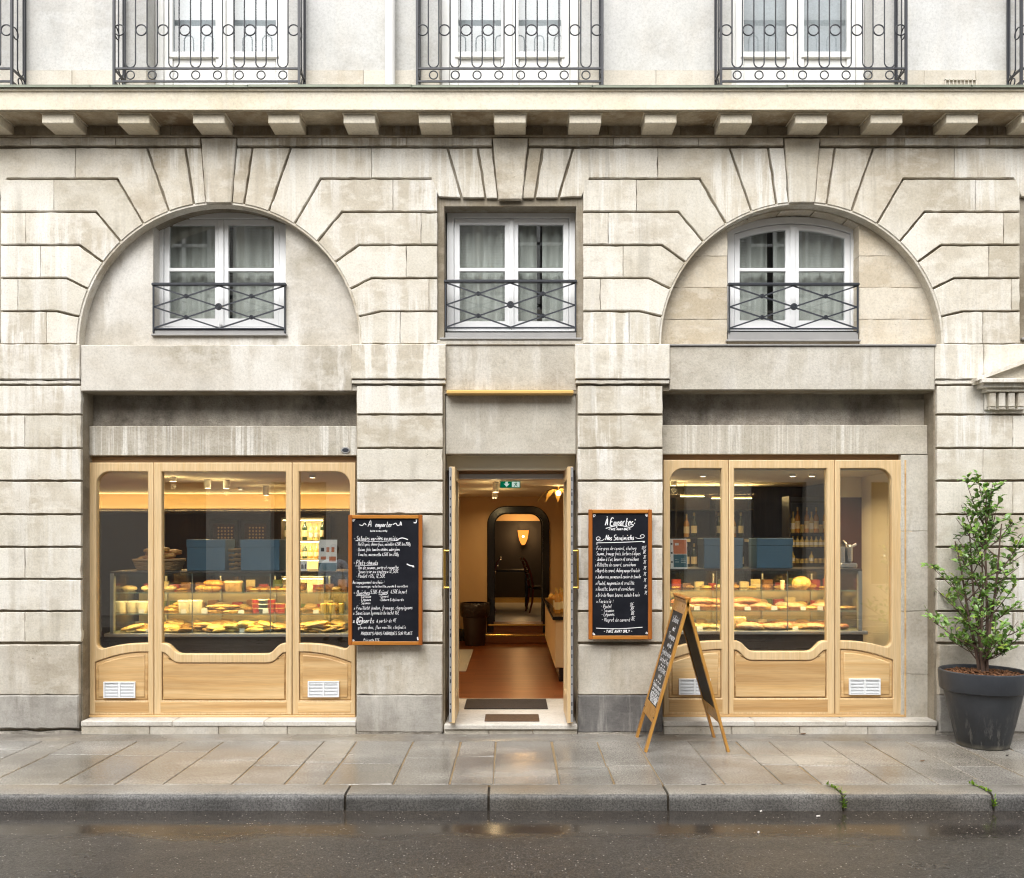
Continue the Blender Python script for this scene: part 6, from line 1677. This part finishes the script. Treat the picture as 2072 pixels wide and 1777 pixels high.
# grey jar shelves
y = 2.05; x0, x1 = X(1600, y), X(1690, y)
M['blue_grey'] = simple('blue_grey_panel', (.16,.17,.185), .4)
JS = thing('jar_shelf', 'blue-grey shelf unit of jars in the right shop room', 'shelf', ((x0+x1)/2, y, FZ))
MB().box(x0, x1, y+.24, y+.27, FZ, 2.25, .003).build('back_panel', M['blue_grey'], JS); MB().box(x0-.02, x0, y, y+.27, FZ, 2.25, .003).build('side_panel', M['shelf_dark'], JS)
jl = [Z(1078, y), Z(1107, y), Z(1140, y), Z(1015, y)]
for z in jl: MB().box(x0+.001, x1-.001, y, y+.239, z-.012, z, .002).build('shelf', M['shelf_dark'], JS)
for k in range(3):
    for i in range(9):
        m = (JAR, BP, JAR)[k] if i % 4 else BP
        if k == 0 and i % 2: m = BA
        hh = {0: 1.0, 1: .5, 2: .55}[k]
        put(m, 'preserve_jar', x0+.05 + (x1-x0-.08)*i/8, y+.08, jl[k]+.001, i, ('jar or small bottle on the top shelf of the blue-grey unit', 'jar or small bottle on the middle shelf of the blue-grey unit', 'jar or small bottle on the bottom shelf of the blue-grey unit')[k], 'jar', ('jars on the top grey shelf', 'jars on the middle grey shelf', 'jars on the bottom grey shelf')[k], (.8, .8, hh))
# ------------------------------------------------------------------ seen through the doorway
M['exit_green'] = emit('exit_sign_green', (.0, .06, .028), 1.0); M['exit_white'] = emit('exit_sign_white', (.28, .34, .30), 1.0)
y = 2.2; x0, x1, z0, z1 = X(1012, y), X(1053, y), Z(987, y), CZ-.004
ES = thing('exit_sign', 'green emergency exit sign hanging from the ceiling inside the doorway', 'exit sign', ((x0+x1)/2, y, z1))
MB().box(x0, x1, y, y+.03, z0, z1, .003).build('sign_box', M['exit_green'], ES)
mb = MB(); f = lambda a, c: (a, y-.002, c); h = z1-z0; xm = x0+(x1-x0)*.32
mb.add([f(xm-.035, z0+h*.62), f(xm, z0+h*.12), f(xm+.035, z0+h*.62)], [(0,1,2)]); mb.add([f(xm-.014, z0+h*.6), f(xm+.014, z0+h*.6), f(xm+.014, z0+h*.92), f(xm-.014, z0+h*.92)], [(0,1,2,3)])
MB.build(mb, 'arrow', M['exit_white'], ES)
mb = MB(); a = x0+(x1-x0)*.58; b = x1-.01; mb.add([f(a, z0+.006), f(b, z0+.006), f(b, z1-.006), f(a, z1-.006)], [(0,1,2,3)]); mb.build('doorway_symbol', M['exit_white'], ES)
mb = MB(); f = lambda a, c: (a, y-.004, c); c_ = (a+b)/2
ribbon(mb, [(c_-.02, z0+.012), (c_-.004, z0+.03), (c_+.004, z0+.055)], .008, f); ribbon(mb, [(c_+.02, z0+.014), (c_+.006, z0+.028), (c_+.004, z0+.05)], .008, f); ribbon(mb, [(c_-.02, z0+.048), (c_+.004, z0+.055), (c_+.018, z0+.042)], .006, f)
mb.add([f(c_+.008+.007*math.cos(2*PI*i/10), z0+.068+.007*math.sin(2*PI*i/10)) for i in range(10)], [list(range(10))]); mb.build('running_figure', M['exit_green'], ES)
# waste bin with liner
bx_, by_ = X(961, 5.75), 5.75
M['bin'] = simple('brown_bin', (.030,.016,.012), .4, var=.2); M['liner'] = simple('dark_liner', (.022,.012,.010), .3, bump=.02, bscale=25)
WB = thing('waste_bin', 'tall dark waste bin with a folded liner beside the arched passage', 'waste bin', (bx_, by_, FZ))
MB().lathe([(0, 0), (.15, 0), (.155, .01), (.20, .55), (.19, .56), (0, .555)], 24, (bx_, by_, FZ)).build('bin_body', M['bin'], WB, smooth=40)
MB().lathe([(.195, .66), (.222, .66), (.228, .60), (.222, .46), (.205, .44)], 32, (bx_, by_, FZ), wob=lambda a, z: 1+.03*math.sin(a*7)+.02*math.sin(a*13+z*9)).build('liner', M['liner'], WB, smooth=180)
# wall lamp in the rear room
y = 11.1; wx, wz = X(1249.6/1.1805, y), Z(1084, y)
WL = thing('wall_lamp', 'lit amber glass wall lamp on the dark wall beyond the arch', 'wall lamp', (wx, y, wz))
MB().lathe([(.015, -.20), (.05, -.17), (.085, -.09), (.105, .0), (.12, .11), (.115, .115), (.09, 0), (.04, -.15)], 20, (wx, y-.12, wz)).build('glass_shade', emit('amber_shade_glow', (1.0, .30, .045), .9), WL, smooth=60)
MB().ball((wx, y-.185, wz-.01), .042, 12, 8).build('bulb', emit('bulb_glow', (1.0, .70, .30), 12), WL, smooth=180)
MB().box(wx-.05, wx+.05, y-.03, y+.07, wz-.2, wz+.05, .01).build('wall_plate', M['brass'], WL)
pl = bpy.data.lights.new('bulb_light', 'POINT'); pl.energy = 14; pl.color = (1, .6, .25); pl.shadow_soft_size = .15
po = bpy.data.objects.new('bulb_light', pl); COL.objects.link(po); po.parent = WL; po.location = (0, -.35, .05)
# gilded leaf lamp hanging right of the arch
y = 3.3; gx, gz = X(1130, y), Z(1003, y)
GLm = thing('leaf_lamp', 'gilded leaf-shaped lamp glowing near the ceiling by the right door leaf', 'lamp', (gx, y, CZ))
for k in range(7):
    a = -.3 + k*.62; mb = MB(); vs = []; fs = []
    for i in range(7):
        t = i/6; rad = .28*t; ww = .05*math.sin(PI*min(1, t*.95+.05)); zz = gz + .07 - .16*t*t + .03*math.sin(3*t)
        cxx, cyy = gx + rad*math.cos(a), y + rad*math.sin(a)*.6
        vs += [(cxx - ww*math.sin(a), cyy + ww*math.cos(a), zz), (cxx + ww*math.sin(a), cyy - ww*math.cos(a), zz+.008)]
    for i in range(6): fs.append([2*i, 2*i+1, 2*i+3, 2*i+2])
    mb.add(vs, fs).build('gilded_leaf', M['gold'], GLm, smooth=180)
MB().tube([(gx, y, gz+.06), (gx, y, CZ)], .012, 8).build('stem', M['gold'], GLm); MB().ball((gx, y, gz+.03), .03, 10, 8).build('bulb', M['lamp_glow'], GLm, smooth=180)
pl = bpy.data.lights.new('bulb_light', 'POINT'); pl.energy = 3; pl.color = (1, .62, .24); pl.shadow_soft_size = .06
po = bpy.data.objects.new('bulb_light', pl); COL.objects.link(po); po.parent = GLm; po.location = (0, 0, gz+.03-CZ)
# console with bowl and bottles at the right of the passage
cxx0 = .50; y0, y1 = 2.3, 5.4
CT = thing('side_counter', 'cream side counter with a dark foot right of the passage', 'counter', (.9, 3.8, FZ))
MB().box(cxx0, 1.4, y0, y1, FZ+.16, FZ+.72, .01).build('body', M['cream_wall'], CT); MB().box(cxx0+.05, 1.39, y0+.03, y1-.03, FZ, FZ+.159).build('foot', M['black'], CT); MB().box(cxx0-.03, 1.41, y0-.03, y1+.03, FZ+.7201, FZ+.76, .006).build('top', M['black'], CT)
BO = thing('gilded_bowl', 'gilded bowl of ornaments on the side counter', 'bowl', (.60, 3.6, FZ+.76))
MB().lathe([(0, 0), (.06, 0), (.07, .02), (.16, .10), (.17, .12), (.155, .115), (.06, .03), (0, .03)], 22, (.60, 3.6, FZ+.761)).build('bowl_body', M['gold'], BO, smooth=60)
for i in range(6): MB().ball((.60+.08*math.cos(i), 3.6+.08*math.sin(i), FZ+.88+.02*(i % 2)), .045, 10, 8).build('ornament', M['gold'] if i % 2 else M['amber'], BO, smooth=180)
for i in range(4): put(BA, 'bottle', .55+.06*(i % 2), 2.7+.16*i, FZ+.762, i, 'amber bottle with cream label on the side counter', 'bottle', 'bottles on the side counter', 1)
# rear room furniture
M['red_wood'] = simple('mahogany', (.12,.022,.012), .25)
def chair(lab, x, y, rz, m):
    T = thing('dining_chair', lab, 'chair', (x, y, zs)); T.rotation_euler = (0, 0, rz)
    def b(name, mb, mat): 
        me = mb.mesh(name, mat, 40); return link(name, me, T)
    b('seat', MB().box(-.22, .22, -.22, .22, .43, .49, .02), M['black'])
    for sx_ in (-1, 1):
        b('leg', MB().tube([(sx_*.19, -.19, .43), (sx_*.20, -.21, 0)], [.022, .015], 8), m)
        b('leg', MB().tube([(sx_*.19, .20, .45), (sx_*.19, .22, .2), (sx_*.19, .27, 0)], [.022, .02, .015], 8), m)
        b('back_post', MB().tube([(sx_*.19, .20, .45), (sx_*.19, .24, .7), (sx_*.17, .33, .95), (sx_*.15, .38, 1.02)], [.022, .022, .02, .018], 8), m)
    for z, yy in ((.98, .35), (.86, .29), (.74, .25), (.62, .225)): b('back_slat', MB().tube([(-.17, yy, z), (-.08, yy+.03, z), (.08, yy+.03, z), (.17, yy, z)], .018, 6), m)
    return T
chair('mahogany dining chair with a slatted back at the right of the arch', X(1096, 8.6), 8.6, 1.75, M['red_wood'])
chair('dark dining chair half hidden behind the left side of the arch', X(972, 8.6), 8.6, -1.6, M['red_wood'])
DT = thing('dining_table', 'dark dining table under the wall lamp beyond the arch', 'table', (X(1020, 9.6), 9.6, zs))
tx = X(1020, 9.6); MB().box(tx-.62, tx+.5, 9.25, 9.95, zs+.72, zs+.76, .008).build('table_top', M['black'], DT)
for sx_ in (-.56, .44):
    for yy in (9.3, 9.9): MB().box(tx+sx_-.025, tx+sx_+.025, yy-.025, yy+.025, zs, zs+.72, .004).build('leg', M['black'], DT)
# pale patch on the shop floor left of the passage
o = struct(MB().box(-1.6, X(952, 4.3), 3.1, 5.2, FZ-.001, FZ+.004).build('floor_patch', M['tile']))

# ------------------------------------------------------------------ passer-by across the road, seen as a reflection in the left shop window
PE = thing('person', 'person in a pale blue shirt and dark trousers, mirrored in the left shop window', 'person', (-3.25, -7.75, ZR))
M['skin'] = simple('skin', (.30,.17,.11), .5); M['shirt'] = simple('pale_blue_shirt', (.72,.78,.88), .8, var=.06, scale=9); M['trousers'] = simple('dark_trousers', (.03,.033,.045), .8); M['hair'] = simple('dark_hair', (.02,.014,.010), .5); M['shoe'] = simple('black_shoe', (.015,.015,.015), .4)
def skin(name, joints, edges, mat, parent, root=0, sub=2):
    me = bpy.data.meshes.new(name); me.from_pydata([j[0] for j in joints], edges, []); me.materials.append(mat)
    o = link(name, me, parent); md = o.modifiers.new('Skin', 'SKIN'); md.use_smooth_shade = True
    for i, j in enumerate(joints):
        r_ = j[1] if isinstance(j[1], tuple) else (j[1], j[1]); me.skin_vertices[0].data[i].radius = r_; me.skin_vertices[0].data[i].use_root = (i == root)
    o.modifiers.new('Subdivision', 'SUBSURF').levels = sub; o.modifiers['Subdivision'].render_levels = sub
    return o
# facing the shop (+y), weight on both feet, arms relaxed
J = [((0,0,.92), (.145,.10)), ((0,.01,1.12), (.125,.09)), ((0,.0,1.32), (.16,.10)), ((0,-.01,1.44), (.09,.07)), ((0,.0,1.50), (.052,.052)), ((0,.015,1.58), (.066,.08)), ((0,.02,1.66), (.075,.092)), ((0,.01,1.72), (.045,.055)),
     ((-.19,-.01,1.40), .055), ((-.25,-.02,1.13), .043), ((-.24,.07,.90), .031), ((-.235,.10,.84), (.030,.018)), ((.19,-.01,1.40), .055), ((.25,-.02,1.13), .043), ((.24,.07,.90), .031), ((.235,.10,.84), (.030,.018)),
     ((-.095,0,.86), .088), ((-.11,.01,.48), .058), ((-.12,-.02,.09), .042), ((-.13,.12,.04), (.042,.03)), ((.095,0,.86), .088), ((.11,.01,.48), .058), ((.12,-.02,.09), .042), ((.13,.12,.04), (.042,.03))]
E = [(0,1),(1,2),(2,3),(3,4),(4,5),(5,6),(6,7),(3,8),(8,9),(9,10),(10,11),(3,12),(12,13),(13,14),(14,15),(0,16),(16,17),(17,18),(18,19),(0,20),(20,21),(21,22),(22,23)]
n0 = len(J)
for s_ in (-1, 1):                    # five fingers a side
    b0 = 11 if s_ < 0 else 15; bx0 = s_*.235
    for k, (dx, L) in enumerate(((-.018, .075), (-.006, .085), (.006, .080), (.017, .065))):
        i = len(J); J += [((bx0+dx, .115, .80), .009), ((bx0+dx*1.1, .125, .80-L*.5), .008), ((bx0+dx, .115, .80-L), .007)]; E += [(b0, i), (i, i+1), (i+1, i+2)]
    i = len(J); J += [((bx0-s_*.03, .125, .82), .010), ((bx0-s_*.038, .15, .785), .009)]; E += [(b0, i), (i, i+1)]
BD = skin('body', J, E, M['skin'], PE)
skin('shirt', [((0,0,.90), (.175,.125)), ((0,.01,1.12), (.150,.112)), ((0,0,1.32), (.178,.118)), ((0,-.01,1.43), (.115,.09)), ((-.19,-.01,1.40), .072), ((-.25,-.02,1.13), .058), ((-.245,.05,.95), .046), ((.19,-.01,1.40), .072), ((.25,-.02,1.13), .058), ((.245,.05,.95), .046)], [(0,1),(1,2),(2,3),(3,4),(4,5),(5,6),(3,7),(7,8),(8,9)], M['shirt'], PE)
skin('trousers', [((0,0,.95), (.155,.115)), ((-.095,0,.84), .105), ((-.11,.01,.48), .076), ((-.12,-.02,.10), .062), ((.095,0,.84), .105), ((.11,.01,.48), .076), ((.12,-.02,.10), .062)], [(0,1),(1,2),(2,3),(0,4),(4,5),(5,6)], M['trousers'], PE)
hd = MB(); hd.ball((0, -.015, 1.665), (.088, .105, .10), 18, 12, lambda d: 1 if (d.z > -.1 or d.y < -.2) else .8); link('hair', hd.mesh('hair', M['hair'], 180), PE)
for s_ in (-1, 1):
    e = MB(); e.ball((s_*.032, .098, 1.625), (.012, .008, .008), 8, 6); link('eye', e.mesh('eye', M['hair'], 180), PE)
    e = MB(); e.ball((s_*.082, .01, 1.615), (.012, .022, .032), 8, 6); link('ear', e.mesh('ear', M['skin'], 180), PE)
    e = MB(); e.ball((s_*.128, .07, .045), (.048, .13, .045), 12, 8); link('shoe', e.mesh('shoe', M['shoe'], 180), PE)
e = MB(); e.ball((0, .108, 1.595), (.013, .02, .022), 8, 6); link('nose', e.mesh('nose', M['skin'], 180), PE)
e = MB(); e.ball((0, .092, 1.555), (.024, .010, .006), 8, 6); link('mouth', e.mesh('mouth', simple('lips', (.28,.10,.08), .5), 180), PE)
